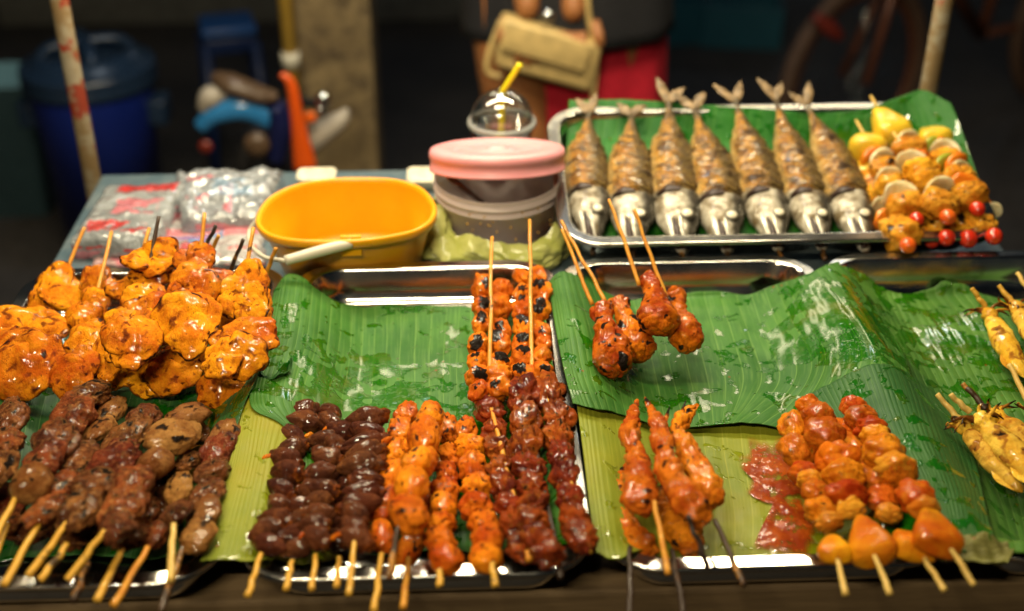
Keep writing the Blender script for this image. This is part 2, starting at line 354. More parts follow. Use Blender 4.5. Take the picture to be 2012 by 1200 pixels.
# ---- the stall's own lamps, hung above the picture
def emit(name, c, s):
    m = bpy.data.materials.new(name); m.use_nodes = True; b = m.node_tree.nodes['Principled BSDF']
    b.inputs['Base Color'].default_value = c+(1,); b.inputs['Emission Color'].default_value = c+(1,); b.inputs['Emission Strength'].default_value = s; return m
M['white'] = simple('white_enamel', (.75, .74, .70), .35)
M['glow'] = emit('lamp_glow', (1, .86, .64), 4.0)
LAMPC = (1.0, .86, .57)
def area(name, loc, rot, sx, sy, W, c, parent):
    l = bpy.data.lights.new(name, 'AREA'); l.shape = 'RECTANGLE'; l.size = sx; l.size_y = sy; l.energy = W; l.color = c
    o = bpy.data.objects.new(name, l); COL.objects.link(o); o.parent = parent; o.location = tuple(np.array(loc)-np.array(parent.location)); o.rotation_euler = rot; return o
def tube_lamp(x, y, z, half, W, label, drop, tilt=0.0):
    L = thing('tube_lamp', label, 'lamp', (x, y, z), 'stall lamps')
    V, F = box((x, y, z+.035), (half+.03, .025, .018), bev=.004); mk('housing', V, F, M['white'], L, smooth=False)
    V, F = tube([(x-half, y, z+.004), (x+half, y, z+.004)], .011, n=14, up=(0, 1, 0)); mk('tube', V, F, M['glow'], L)
    for s in (-1, 1):
        V, F = tube([(x+s*half*.7, y, z+.05), (x+s*half*.7, y, z+drop)], .0025, n=8); mk('wire', V, F, M['white'], L)
    area('tube_light', (x, y+(.012 if tilt else 0), z-.014), (tilt, 0, 0), half*2, .03, W, LAMPC, L)
tube_lamp(-.05, 1.44, 1.53, .55, 18.0, 'long white tube lamp hung under the crossbar behind the table', .535)
tube_lamp(.30, 2.00, 1.41, .58, 3.2, 'long white tube lamp hung low behind the fish tray', .69)
tube_lamp(-.10, .98, 1.72, .22, 9.0, 'short white tube lamp hung over the middle of the trays', .40)
tube_lamp(-.32, -.15, 1.88, .25, 20.0, 'short white tube lamp hung over the front of the stall', .265, math.radians(45))

# ------------------------------------------------------------------ steel trays
def tray_mesh(hx, hy):
    R = []
    for off, z, r in ((.001, -.0048, .045), (.0, -.0025, .046), (.0012, -.0003, .0448), (.0018, .0, .0442), (.0026, .0, .0434), (.0118, .0, .0342), (.0126, .0, .0334), (.0134, -.0004, .0330), (.0150, -.0025, .0322), (.0175, -.022, .031), (.0205, -.030, .029), (.0235, -.0335, .026), (.029, -.0355, .021), (.034, -.0345, .017), (.05, -.034, .012)):
        o = rrect(hx-off, hy-off, r, 10); R.append(np.column_stack([o, np.full(len(o), z)]))
    V, F = loft(R); n = len(R[0])
    return V, F
def tray(label, c, M3=None, land=False):
    V, F = tray_mesh(.1265, .226)
    if land: V = V @ rotz(math.pi/2).T
    if M3 is not None: V = V @ M3.T
    T = tag(mk('serving_tray', V+np.asarray(c), F, M['steel']), label, 'tray', 'steel serving trays')
    sm = T.modifiers.new('thick', 'SOLIDIFY'); sm.thickness = .0011; sm.offset = -1
    return T
TCX = (-.3005, -.0405, .2145, .4725); TCY = .878
TRAYS = [(x, TCY) for x in TCX]
for x, lab in zip(TCX, ('steel tray at the left under yellow chicken and dark meat skewers', 'steel tray of chicken hearts and orange chicken on green leaf',
                        'steel tray of drumsticks and wings with a pool of red sauce', 'steel tray at the right edge under the squid')):
    tray(lab, (x, TCY, RIM))
FT_T = math.radians(10.8); FTM = rotx(FT_T)
FTC = np.array([.317, 1.108+.1265*math.cos(FT_T), .812+.1265*math.sin(FT_T)])
tray('wide steel tray holding the seven grilled fish, tilted towards the front', FTC, FTM, True)
# two wooden blocks carry the tilted tray
for s, lab in ((-1, 'small wooden block under the left rear corner of the fish tray'), (1, 'small wooden block under the right rear corner of the fish tray')):
    V, F = box((FTC[0]+s*.15, FTC[1]+.085, TOPZ+.0262), (.03, .018, .025), bev=.002); tag(mk('wooden_block', V, F, M['wood'], smooth=False), lab, 'block', 'blocks under the fish tray')
FN = FTM @ np.array([0, 0, 1.]); FY = FTM @ np.array([0, 1., 0])
def PF(px, py, h=0.0):                              # photograph point on the tilted tray, h above its rim plane
    d = ray(px, py); o = FTC+FN*h; return CAM+d*(((o-CAM) @ FN)/(d @ FN))

def drape(x, y):                                    # height of a leaf that sinks into the trays
    x = np.asarray(x, float); y = np.asarray(y, float); z = np.full(np.broadcast(x, y).shape, RIM+.0035)
    for cx, cy in TRAYS:
        dx = .1265-np.abs(x-cx); dy = .226-np.abs(y-cy); z = np.where((dx > 0) & (dy > 0), RIM+.0035-.0355*sstep(.0, .075, dx)*sstep(.012, .036, dy), z)
    return z
def LP(px, py, off=0.0):                            # photograph point lying on the draped leaf
    z = .78
    for _ in range(12): p = P(px, py, z); z = .5*z+.5*(float(drape(p[0], p[1]))+off)
    return P(px, py, z)
def leaf(label, rows, mat, off=.0, nu=150, nv=170, wr=.0016, seed=1, edge=.0, veins=30, conv=LP, plane=False, wet=()):
    nr, nc = len(rows), len(rows[0])
    W = np.array([[conv(a[0], a[1], off+(a[2] if len(a) > 2 else 0)) for a in r] for r in rows]); L = np.array([[a[2] if len(a) > 2 else 0. for a in r] for r in rows])
    X = np.concatenate([W, L[..., None]], -1)
    X = np.stack([cat(X[:, j], nu) for j in range(nc)], 1); X = np.stack([cat(X[i], nv) for i in range(nu)], 0)
    u = np.linspace(0, 1, nv)[None].repeat(nu, 0); v = np.linspace(0, 1, nu)[:, None].repeat(nv, 1)
    ej = .0014*fbm(np.column_stack([v.ravel()*14, u.ravel()*14, np.full(v.size, seed*3.)]), 2).reshape(nu, nv); m = sstep(.12, 0, v)+sstep(.88, 1, v)
    X[..., 1] += ej*m
    q = np.column_stack([X[..., 0].ravel()*22, X[..., 1].ravel()*9, np.full(v.size, seed*1.7)])
    dz = wr*fbm(q, 3).reshape(nu, nv)+.00028*np.abs(np.sin(np.pi*veins*u))
    eb = np.minimum(np.minimum(u, 1-u), np.minimum(v, 1-v)); dz = dz+edge*np.exp(-eb/.03)*(.6+.8*fbm(q*.7+9, 2).reshape(nu, nv))
    if plane: X = X[..., :3]+FN*dz[..., None]
    else:
        z = drape(X[..., 0], X[..., 1])+off+X[..., 3]+np.maximum(dz, -.0008); X = np.stack([X[..., 0], X[..., 1], z], -1)
    wt = np.zeros(nu*nv); XY = X.reshape(-1, 3)
    for a_, b_, r_ in wet:
        c_ = conv(a_, b_, off); wt = np.maximum(wt, np.exp(-(((XY[:, :2]-c_[:2])**2).sum(1))/(r_*.00045)**2))
    o = mk('banana_leaf', X.reshape(-1, 3), gridF(nu, nv), mat, None, {'wet': wt}, uv=np.column_stack([u.ravel(), v.ravel()]))
    s = o.modifiers.new('thick', 'SOLIDIFY'); s.thickness = .0005; s.offset = 0
    return tag(o, label, 'leaf', 'banana leaves lining the trays')
leaf('dark green banana leaf lining the left tray under chicken and meat skewers',
     [[(25, 650), (150, 640), (300, 640), (430, 640), (505, 660), (522, 655, .004)], [(-20, 760), (120, 750), (290, 750), (430, 750), (490, 740), (508, 735, .006)],
      [(-60, 850), (100, 850), (270, 850), (410, 850), (455, 830), (478, 800, .003)], [(-100, 980), (80, 980), (260, 980), (390, 980), (425, 960), (436, 940)], [(-150, 1095), (40, 1095), (230, 1095), (340, 1090), (385, 1080), (408, 1060)]], M['leaf_dk'], .001, seed=2)
leaf('yellow-green banana leaf folded over the rim between the left and middle trays',
     [[(476, 780), (505, 780), (590, 800), (700, 840)], [(452, 900), (488, 900), (560, 900), (690, 900)], [(425, 1000), (462, 1000), (545, 1000), (680, 1000)], [(394, 1104), (436, 1100), (520, 1100), (660, 1098)]], M['leaf_y'], .0005, seed=3, veins=20)
leaf('wet green banana leaf lining the middle tray under hearts and chicken tails',
     [[(538, 572), (572, 538, .003), (650, 586), (760, 600), (900, 602), (1000, 592), (1070, 610)], [(516, 680), (552, 672), (640, 690), (760, 690), (900, 690), (1000, 690), (1082, 690)],
      [(492, 796), (530, 788), (620, 800), (760, 790), (900, 790), (1010, 790), (1098, 785)], [(576, 862), (600, 880), (660, 910), (770, 920), (900, 920), (1020, 920), (1115, 900)], [(585, 1000), (610, 1010), (680, 1060), (780, 1080), (900, 1085), (1020, 1085), (1118, 1070)]], M['leaf'], .0022, seed=4, edge=.0006, wet=((700, 760, 150), (880, 720, 130), (1000, 800, 120), (600, 660, 60)))
leaf('yellow-green banana leaf under the wings and the red sauce',
     [[(1132, 785), (1178, 790), (1260, 800), (1420, 810), (1580, 800), (1720, 790)], [(1145, 880), (1190, 880), (1280, 890), (1430, 890), (1600, 890), (1760, 890)],
      [(1158, 990), (1205, 990), (1300, 990), (1450, 990), (1610, 990), (1800, 990)], [(1172, 1086), (1222, 1094), (1310, 1100), (1450, 1102), (1620, 1102), (1830, 1098)]], M['leaf_y'], .0005, seed=5, veins=24)
leaf('green banana leaf with fine lines lining the far right tray under the squid',
     [[(1650, 522), (1700, 542), (1780, 560), (1900, 566), (2120, 566)], [(1690, 640), (1735, 640), (1820, 650), (1960, 655), (2170, 655)], [(1720, 730), (1775, 735), (1870, 745), (2000, 745), (2230, 745)],
      [(1740, 850), (1810, 850), (1930, 855), (2060, 855), (2290, 855)], [(1800, 970), (1850, 970), (1980, 970), (2110, 970), (2360, 970)], [(1856, 1085), (1888, 1085), (2040, 1090), (2170, 1090), (2430, 1090)]], M['leaf_far'], .0012, seed=6, edge=.0006, wet=((1900, 680, 120),))
leaf('wide wet green banana leaf under the drumsticks, draped over both tray rims',
     [[(1078, 556), (1106, 536, .004), (1180, 572), (1350, 576), (1500, 570), (1590, 540), (1648, 516, .002)], [(1090, 640), (1128, 640, .003), (1215, 650), (1370, 650), (1530, 640), (1640, 605), (1706, 590)],
      [(1108, 730), (1146, 735), (1235, 745), (1390, 745), (1560, 740), (1690, 700), (1772, 690)], [(1126, 792, .004), (1170, 802, .004), (1250, 826), (1400, 838, .002), (1470, 833, .005), (1640, 826), (1800, 776)]], M['leaf'], .0045, seed=7, edge=.0012, wet=((1480, 720, 150), (1620, 680, 130), (1700, 640, 90), (1380, 790, 110), (1560, 790, 120)))
leaf('green banana leaf with a pale curled edge running along the rim beside the red skewers',
     [[(1585, 778), (1655, 742), (1718, 716, .003), (1790, 738), (1862, 786)], [(1640, 850), (1700, 846), (1765, 845), (1830, 850), (1905, 862)], [(1700, 950), (1755, 950), (1815, 950), (1870, 955), (1930, 960)], [(1770, 1075), (1815, 1080), (1855, 1085), (1895, 1085), (1955, 1088)]], M['leaf_dk'], .0062, nu=110, nv=90, seed=8, veins=26, edge=.0008)
leaf('bright green banana leaf standing up along the back of the fish tray',
     [[(1118, 196, .004), (1250, 198, .004), (1450, 212, .002), (1650, 222, .002), (1752, 196, .02), (1812, 178, .03), (1868, 205, .028)], [(1112, 300, -.024), (1240, 300, -.026), (1440, 300, -.027), (1640, 300, -.027), (1760, 290, -.02), (1840, 262, .006), (1886, 250, .018)],
      [(1112, 395, -.030), (1250, 395, -.032), (1450, 395, -.032), (1660, 395, -.032), (1780, 390, -.03), (1880, 380, -.02), (1930, 370, .0)], [(1122, 480, -.030), (1260, 484, -.031), (1450, 484, -.031), (1680, 484, -.031), (1800, 484, -.03), (1920, 480, -.025), (1962, 440, .0)]],
     M['leaf_fish'], 0, seed=9, conv=PF, plane=True, edge=.0006, veins=60)
leaf('second green banana leaf with a pale edge under the tails of the left fish',
     [[(1120, 250, -.016), (1240, 246, -.018), (1400, 252, -.020), (1520, 262, -.022)], [(1120, 330, -.022), (1250, 330, -.024), (1400, 330, -.025), (1540, 330, -.026)], [(1125, 420, -.026), (1260, 420, -.028), (1400, 420, -.029), (1560, 420, -.029)]],
     M['leaf_fish'], 0, nu=70, nv=90, seed=10, conv=PF, plane=True, edge=.001, veins=40)
# wilted scrap at the front right, small curled strip at the middle tray's left rim
def scrap(name, label, pts, wid, mat, zs, seed, fold):
    C = np.array([P(a, b, z) for (a, b), z in zip(pts, zs)]); C = cat(C, 40); nv = 16
    s = np.linspace(-1, 1, nv); T = nrm(C[-1]-C[0]); sd = nrm(np.cross(T, (0, 0, 1)))
    prof = np.sin(np.linspace(.15, np.pi-.1, 40))**.6
    X = C[:, None]+sd*(s[None, :, None]*wid*prof[:, None, None])+np.array([0, 0, 1])*((np.abs(s)**1.5)[None, :, None]*fold*prof[:, None, None])
    X = X.reshape(-1, 3); X[:, 2] += .006*fbm(X*70, 2, seed)
    o = mk(name, X, gridF(40, nv), mat, uv=np.column_stack([np.tile((s+1)/2*.3, 40), np.repeat(np.linspace(0, 1, 40), nv)]))
    so_ = o.modifiers.new('thick', 'SOLIDIFY'); so_.thickness = .0006
    return tag(o, label, 'leaf scrap')
scrap('leaf_scrap', 'wilted olive leaf scrap at the front edge beneath the last red skewer', [(1842, 1092), (1900, 1095), (1950, 1098), (1985, 1075)], .016, M['leaf_wilt'], (.806, .808, .808, .812), 3, .012)
scrap('leaf_scrap', 'small curled dark leaf strip by the yellow chicken, left of the wet leaf', [(500, 735), (540, 742), (568, 728), (576, 705)], .005, M['leaf_dk'], (.803, .806, .804, .812), 5, .004)

# ------------------------------------------------------------------ sauce
def puddle(label, outline, mat, h, seed, off):
    O = np.array([LP(a, b, off)[:2] for a, b in outline]); O = cat(np.vstack([O, O[:1]]), 220)[:-1]
    c0 = O.mean(0); rs = np.linspace(0, 1, 46)
    jit = 1+.16*fbm(np.column_stack([O*60, np.zeros(len(O))]), 2, seed)[:, None]
    ring = c0+(O-c0)*jit
    X = c0[None, None]+(ring-c0)[None]*rs[:, None, None]
    z = drape(X[..., 0], X[..., 1])+off; f = np.sqrt(np.clip(1-(rs/1.0)**6, 0, 1))[:, None]
    q = np.column_stack([X.reshape(-1, 2)*70, np.zeros(X.shape[0]*X.shape[1])])
    z = z+f*(h*(1+.9*fbm(q, 3, seed).reshape(z.shape)))-.0006*(1-f)
    V = np.concatenate([X, z[..., None]], -1).reshape(-1, 3)
    return tag(mk('sauce_puddle', V, gridF(46, len(O), True), mat, None, {'rim': np.repeat(rs, len(O))}), label, 'sauce')
t = NT('red_brown_chili_sauce'); n = t.noise(60, 4)
c = t.mix(t.ramp(n, .35, .65), (.22, .026, .002), (.36, .065, .002)); c = t.mix(t.ramp(t.vor(220), .2, .1), c, (.45, .16, .02))
M['sauce'] = t.P(Base_Color=c, Roughness=.5, Specular_IOR_Level=.1, Coat_Weight=.5, Coat_Roughness=.04, Alpha=t.math('MULTIPLY', t.ramp(t.attr('rim'), 1.0, .72), t.math('ADD', t.math('MULTIPLY', t.ramp(t.noise(48, 5, .65), .36, .50), .86), .10)), Coat_Normal=t.bump(t.noise(70, 3), .35, .003))
puddle('pool of red-brown sauce on the yellow leaf left of the red skewers', [(1470, 862), (1540, 858), (1590, 900), (1580, 980), (1610, 1040), (1600, 1098), (1540, 1098), (1490, 1096), (1480, 1070), (1515, 1040), (1530, 1000), (1490, 985), (1462, 965), (1480, 930), (1448, 910)], M['sauce'], .0009, 2.0, .0022)

# ------------------------------------------------------------------ food builders
def frame(d, up=(0, 0, 1)):
    d = nrm(d); s = nrm(np.cross(d, up)); n = np.cross(s, d); return np.stack([d, s, n])      # rows: along, side, up
_sd = [0]
def blobV(c, fr, dims, lvl=4, chs=.8, amp=.16, freq=1.3, crease=.0, cf=2.2, sq=1.0, taper=0.0, bend=0.0, flat=0.0, chr_=0.0, chf=2.2, chup=True, fine=.03):
    _sd[0] += 1; s = _sd[0]*3.173
    D, F = ico(lvl); p = D.copy()
    if sq != 1: p = np.sign(p)*np.abs(p)**sq
    r = 1+amp*fbm(D*freq, 2, s)+fine*fbm(D*6, 2, s+4)
    if crease: r = r-crease*np.exp(-(perlin(D*cf+s*7.7)/.09)**2)
    p = p*r[:, None]
    if taper: p[:, 1:] *= (1-taper*p[:, :1])
    if bend: p[:, 2] += bend*p[:, 0]**2; 
    V = np.asarray(c)+(p*np.asarray(dims)) @ fr
    ch = np.zeros(len(V))
    if chr_: 
        ch = chs*sstep(.80-chr_, 1.15-chr_, .5+.75*fbm(D*chf, 2, s+9))
        if chup: ch = ch*sstep(.1, .6, D[:, 2])
    return V, F, ch
def stick(parent, a, b, mat, r=.0022, name='stick'):
    a = np.asarray(a); b = np.asarray(b); w = np.linalg.norm(b-a); k = 7
    C = a+(b-a)*np.linspace(0, 1, k)[:, None]; C[1:-1] += RNG.normal(size=(k-2, 3))*.0004
    V, F = tube(C, r*np.linspace(.8, 1.06, k), n=9, m=19); V = V+.00025*fbm(V*300, 2)[:, None]*np.array([1, .5, 1])
    return mk(name, V, F, mat, parent, {'char': np.zeros(len(V))})
def skewer(name, label, cat_, group, specs, z0, z1, st, mat_stick, conv=P, r=.0022, up=None, st2=None):
    """specs: (px, py, width_px, kind[, z]) from the back to the front; st: ((px,py,z),(px,py,z)) ends of the stick"""
    n = len(specs); pts = [conv(a[0], a[1], a[4] if len(a) > 4 and a[4] is not None else z0+(z1-z0)*(i/max(1, n-1))) for i, a in enumerate(specs)]
    a, b = conv(*st[0]), conv(*st[1])
    root = thing(name, label, cat_, np.mean(pts, 0)-np.array([0, 0, .012]), group)
    stick(root, a, b, M[mat_stick], r)
    for i, sp in enumerate(specs):
        p0 = pts[max(0, i-1)]; p1 = pts[min(n-1, i+1)]
        d = p1-p0 if n > 1 else b-a
        gap = np.linalg.norm(p1-p0)/max(1, (min(n-1, i+1)-max(0, i-1))) if n > 1 else sp[2]*mpx(pts[i])
        w_ = sp[2]*mpx(pts[i]); fr = frame(d, up if up is not None else (0, 0, 1)); KINDS[sp[3]](root, pts[i], fr, w_/2, gap/2)
    return root
def jf(fr, a=.25, b=.2):                            # a little tumble
    A = rotx(random.uniform(-b, b)) @ roty(random.uniform(-b, b)) @ rotz(random.uniform(-a, a)); return A @ fr
def k_chunk(mat, name='meat_piece', lvl=4, lr=1.12, tr=.8, **k):
    def f(root, c, fr, w, g):
        l = min(max(g*lr, w*.6), w*1.9)
        V, F, ch = blobV(c, jf(fr), (l, w, w*tr), lvl, **k); mk(name, V, F, M[mat], root, {'char': ch})
    return f
def k_heart(root, c, fr, w, g):
    side = random.choice((1, 1, 1, -1)); A = rotz(math.radians(90+random.uniform(-58, 34))) @ fr; w = w*random.uniform(.95, 1.25); c = np.asarray(c)+fr[1]*w*random.uniform(-.22, .22)+fr[2]*w*random.uniform(-.1, .15)
    if side < 0: A = rotz(math.pi) @ A
    A = rotx(random.uniform(-.3, .3)) @ roty(random.uniform(-.25, .25)) @ A
    D, F = ico(4); _sd[0] += 1; s = _sd[0]*2.7
    p = D*(1+.07*fbm(D*1.6, 2, s)+.02*fbm(D*5, 2, s))[:, None]; p[:, 1:] *= (1+.22*p[:, :1]-.25*np.maximum(-p[:, :1], 0)**2)
    p[:, 1:] *= (1-.30*np.exp(-((D[:, :1]-.72)/.10)**2)); p = p*(1-.13*np.exp(-(perlin(D*1.25+s*3.1)/.09)**2))[:, None]
    rag = sstep(.7, .95, D[:, 0]); p = p*(1+rag*.18*fbm(D*7, 2, s+3))[:, None]
    h = min(max(g*1.1, w*.46), w*.60)*random.uniform(.9, 1.1)
    V = np.asarray(c)+(p*np.array([w, h, h*1.05])) @ A
    ch = .62*sstep(.62, .95, D[:, 0]+.35*fbm(D*3, 2, s+5))
    mk('heart', V, F, M['heart'], root, {'char': ch})
    if random.random() < .35:                       # a scrap of fat and vein beside the heart
        V, F, ch = blobV(np.asarray(c)+fr[1]*w*random.choice((-.8, .8))+fr[2]*h*.25, jf(fr, 1.2, .4), (w*.34, w*.13, w*.13), 2, amp=.35); mk('fat_scrap', V, F, M['bbq'], root, {'char': ch})
def k_pair(root, c, fr, w, g):                      # chicken tail: a lobe on each side of the stick
    for s in (-1, 1):
        ww = w*random.uniform(.46, .66); cc = np.asarray(c)+fr[1]*s*(w*random.uniform(.42, .58))+fr[0]*random.uniform(-.45, .45)*g+fr[2]*random.uniform(-.15, .15)*w
        V, F, ch = blobV(cc, jf(fr, .3, .2), (g*random.uniform(1.0, 1.25), ww, ww*.95), 4, amp=.24, freq=1.3, crease=.16, cf=1.4, chr_=.0)
        D = ico(4)[0]; q = nrm(np.array([random.uniform(-.6, .6), random.uniform(-.5, .5), 1])); tz = random.uniform(.66, .90)
        ch = 1.05*sstep(tz-.02, tz+.14, D @ q+.20*fbm(D*3, 3, _sd[0])) if random.random() < .8 else ch
        V = V+(fr[2]*(ch*.0012*(.4+fbm(D*9, 2, 3)))[:, None])
        mk('meat_piece', V, F, M['tail'], root, {'char': ch})
def wedge(mat, name, lr=1.0, tr=.75):
    def f(root, c, fr, w, g):
        w = w*1.25; l = max(g*lr, w*1.15); A = jf(fr, .25, .3); D, F = ico(4); _sd[0] += 1; s = _sd[0]*1.3
        p = np.sign(D)*np.abs(D)**.66; p[:, 1:] *= (.62+.42*p[:, :1]); p = p*(1+.05*fbm(D*2, 2, s))[:, None]
        mk(name, np.asarray(c)+(p*np.array([l, w, w*tr])) @ A, F, M[mat], root, {'char': np.zeros(len(D))})
    return f
def k_slice(mat, name, thick=.32, curve=.35):
    def f(root, c, fr, w, g):
        A = jf(rotz(random.uniform(-.35, .35)) @ fr, .15, .35); D, F = ico(3); _sd[0] += 1; s = _sd[0]*1.9
        p = np.sign(D)*np.abs(D)**.8; q = p.copy(); q[:, 0] = p[:, 0]*thick+curve*(p[:, 1]**2)-.15*curve; q = q*(1+.08*fbm(D*2, 2, s))[:, None]
        mk(name, np.asarray(c)+(q*np.array([w*.8, w, w*.85])) @ A, F, M[mat], root, {'char': np.zeros(len(D))})
    return f
def k_tomato(mat):
    def f(root, c, fr, w, g):
        D, F = ico(4); p = D.copy(); p[:, 0] *= 1.12; p = p*(1-.10*np.exp(-((D[:, :1]-1)/.05)**2))
        mk('tomato', np.asarray(c)+(p*w) @ jf(fr), F, M[mat], root, {'char': np.zeros(len(D))})
    return f
def veg(name, c, c2, rough=.25, sss=.2, coat=.4):
    t = NT(name); col = t.mix(t.ramp(t.noise(90, 3), .35, .65), c, c2)
    return t.P(Base_Color=col, Roughness=rough, Coat_Weight=coat, Coat_Roughness=.1, Subsurface_Weight=sss, Subsurface_Radius=(.004, .002, .001), Normal=t.bump(t.noise(300, 3), .25, .001))
M['pine'] = veg('pineapple_flesh', (.74, .50, .035), (.66, .40, .02)); M['pine_red'] = meat('sauced_pineapple', (.74, .32, .008), (.62, .15, .004), (.40, .05, .002), .9, .35, .3, bscale=40, coat=.8, fine=.6)
M['onion'] = veg('onion_slice', (.72, .64, .42), (.66, .52, .25)); M['onion_y'] = meat('sauced_onion', (.58, .25, .020), (.52, .15, .006), (.42, .06, .002), .6, .35, .1, coat=.7, fine=.5)
M['tomato'] = veg('red_tomato_skin', (.62, .035, .010), (.54, .022, .008), .12, .1, .8); M['tomato_o'] = veg('orange_tomato_skin', (.75, .13, .012), (.68, .09, .010), .12, .1, .8)
M['pepper'] = veg('red_pepper', (.66, .060, .008), (.56, .04, .006), .18, .1, .7); M['pepper_o'] = veg('orange_pepper', (.78, .24, .015), (.72, .16, .01), .18); M['pepper_g'] = veg('green_pepper', (.28, .36, .035), (.36, .36, .03), .2)
KINDS = {
 'beef': k_chunk('beef', amp=.24, freq=1.4, crease=.14, cf=1.7, chr_=.26, chf=2.0, lr=1.6, tr=.62, fine=.06), 'beefr': k_chunk('beef_red', amp=.24, freq=1.4, crease=.14, cf=1.7, chr_=.18, lr=1.6, tr=.62, fine=.06),
 'liver': k_chunk('liver', amp=.18, freq=1.2, crease=.10, cf=1.4, chr_=.22, lr=1.5, tr=.55), 'gizball': k_chunk('liver', amp=.10, freq=1.2, lr=1.0, tr=.9, chr_=.1),
 'heart': k_heart, 'ball': k_chunk('ball', amp=.14, freq=1.3, crease=.10, cf=1.6, chr_=.14, chf=2.6, lr=1.12, tr=.9), 'ballr': k_chunk('ball', amp=.24, freq=1.6, crease=.18, cf=2.1, chr_=.16, chf=2.6, lr=1.2, tr=.85),
 'giz': k_chunk('gizzard', amp=.34, freq=1.5, crease=.34, cf=1.5, chr_=.12, chf=2.4, lr=1.3, tr=.85, lvl=4), 'pair': k_pair,
 'bbq': k_chunk('bbq', amp=.2, freq=1.5, crease=.12, cf=2.2, chr_=.06, lr=1.15, tr=.85), 'kebab': k_chunk('kebab', amp=.22, freq=1.5, crease=.14, lr=1.3, tr=.8, chr_=.12, sq=.8),
 'pine': wedge('pine', 'pineapple_chunk'), 'pinered': wedge('pine_red', 'pineapple_chunk', 1.1, .6), 'onion': k_slice('onion', 'onion_slice', .26, .6), 'oniony': k_chunk('onion_y', 'onion_slice', amp=.2, freq=1.2, crease=.25, cf=1.0, lr=.6, tr=.8, bend=.4), 'pepper': k_chunk('pepper_s', 'pepper_slice', amp=.22, freq=1.3, crease=.2, cf=1.2, lr=.95, tr=.75, bend=.25), 'peppero': k_slice('pepper_o', 'pepper_slice', .4), 'pepperg': k_slice('pepper_g', 'pepper_slice', .35),
 'tom': k_tomato('tomato'), 'tomo': k_tomato('tomato_o')}

# ------------------------------------------------------------------ yellow chicken skewers, left tray
def slab(root, px, py, w, h, z, rot=0, tilt=28, thick=.30, seed=0, mat='chicken', name='meat_piece', lobes=.10):
    c = P(px, py, z); k = mpx(c); tl = math.radians(tilt)
    nn = nrm(np.array([0, -math.sin(tl), math.cos(tl)])); u = np.array([1., 0, 0]); v = np.cross(nn, u)
    r = math.radians(-rot); a = u*math.cos(r)+v*math.sin(r); b = np.cross(nn, a)
    A = np.stack([a, b, nn]); fs = math.sin(math.radians(33)+tl)
    parts = []; chs = []; hx, hy = w*.60*k, h*.60*k/fs; th_ = min(w, h)/2*k*thick; nl = 3
    a0 = random.uniform(0, 6.28)
    for q_i in range(nl):
        aa = a0+q_i*2.1+random.uniform(-.4, .4); rr_ = random.uniform(.26, .40) if nl > 1 else 0
        cc = c+a*math.cos(aa)*hx*rr_+b*math.sin(aa)*hy*rr_+nn*random.uniform(-.25, .35)*th_
        B = rotx(random.uniform(-.28, .28)) @ roty(random.uniform(-.28, .28)) @ A; f1, f2 = random.uniform(.62, .80), random.uniform(.62, .80)
        V, F, ch = blobV(cc, B, (hx*f1, hy*f2, th_*random.uniform(.8, 1.15)), 4, amp=lobes, freq=1.2, crease=.08, cf=1.3, chr_=.16, chf=2.6, chup=False, fine=.03, chs=.6)
        D = ico(4)[0]; q = (V-cc) @ A.T; an = np.arctan2(q[:, 1], q[:, 0]); ol = 1+.20*fbm(np.column_stack([np.cos(an), np.sin(an), np.full(len(q), _sd[0]*2.3)]), 3)
        V = cc+(q*np.column_stack([ol, ol, np.ones(len(q))])) @ A; V = V+nn*(.0035*fbm(np.column_stack([V[:, :2]*60, np.full(len(q), _sd[0]*1.1)]), 2))[:, None]
        parts.append((V, F)); chs.append(np.clip(ch+.52*sstep(.60, .0, np.abs(D[:, 2])), 0, 1))
    V, F = join(parts); mk(name, V, F, M[mat], root, {'char': np.concatenate(chs)})
GA = 'yellow chicken skewers in the left tray'
def chick(label, pieces, st, m='stick_o', st2=None):
    c = P(pieces[0][0], pieces[0][1], pieces[0][4]); root = thing('chicken_skewer', label, 'skewer', c-np.array([0, 0, .02]), GA)
    stick(root, P(*st[0][:2], st[0][2]-.004), P(*st[1][:2], st[1][2]-.016), M[m])
    for p in pieces: slab(root, *p)
    return root
chick('yellow chicken skewer with one oval slab, leftmost stick of the yellow chicken', [(100, 578, 98, 112, .806, 8)], ((166, 447, .846), (98, 610, .806)))
chick('broad flat yellow chicken slabs cut by the left edge of the picture', [(35, 655, 165, 105, .805, 5, 20), (45, 705, 150, 120, .812, -12), (-15, 690, 90, 130, .80), (95, 715, 45, 50, .79, 40)], ((-60, 560, .81), (60, 740, .806)))
chick('long narrow yellow chicken skewer, second from the left in the back row', [(192, 565, 72, 70, .812, 10), (176, 615, 75, 80, .816, 25), (168, 672, 75, 88, .816, 20), (147, 728, 96, 78, .808, -8)], ((219, 455, .850), (150, 740, .806)))
chick('yellow chicken skewer with slabs stacked below the topmost curled piece', [(268, 565, 90, 70, .834, -6), (285, 585, 85, 62, .838, 15), (252, 640, 82, 85, .828, 35), (222, 690, 62, 110, .815, 12)], ((293, 448, .868), (225, 720, .806)))
chick('yellow chicken skewer whose scorched stick rises from the topmost curled slab', [(303, 512, 105, 72, .856, -10), (300, 540, 95, 50, .846, 6), (262, 668, 100, 105, .838, -22), (300, 628, 88, 90, .83, -30)], ((312, 424, .892), (262, 690, .81)), 'stick_b')
chick('yellow chicken skewer with a tall knobbly slab and upright golden stick', [(384, 515, 72, 72, .858, 0), (382, 556, 92, 80, .852, -10), (372, 638, 120, 112, .842, -35)], ((402, 418, .895), (368, 700, .81)))
chick('yellow chicken skewer with a short black burnt stick leaning right', [(420, 560, 70, 82, .836, 10), (430, 610, 80, 80, .826, 10)], ((424, 442, .87), (385, 520, .846)), 'stick_k')
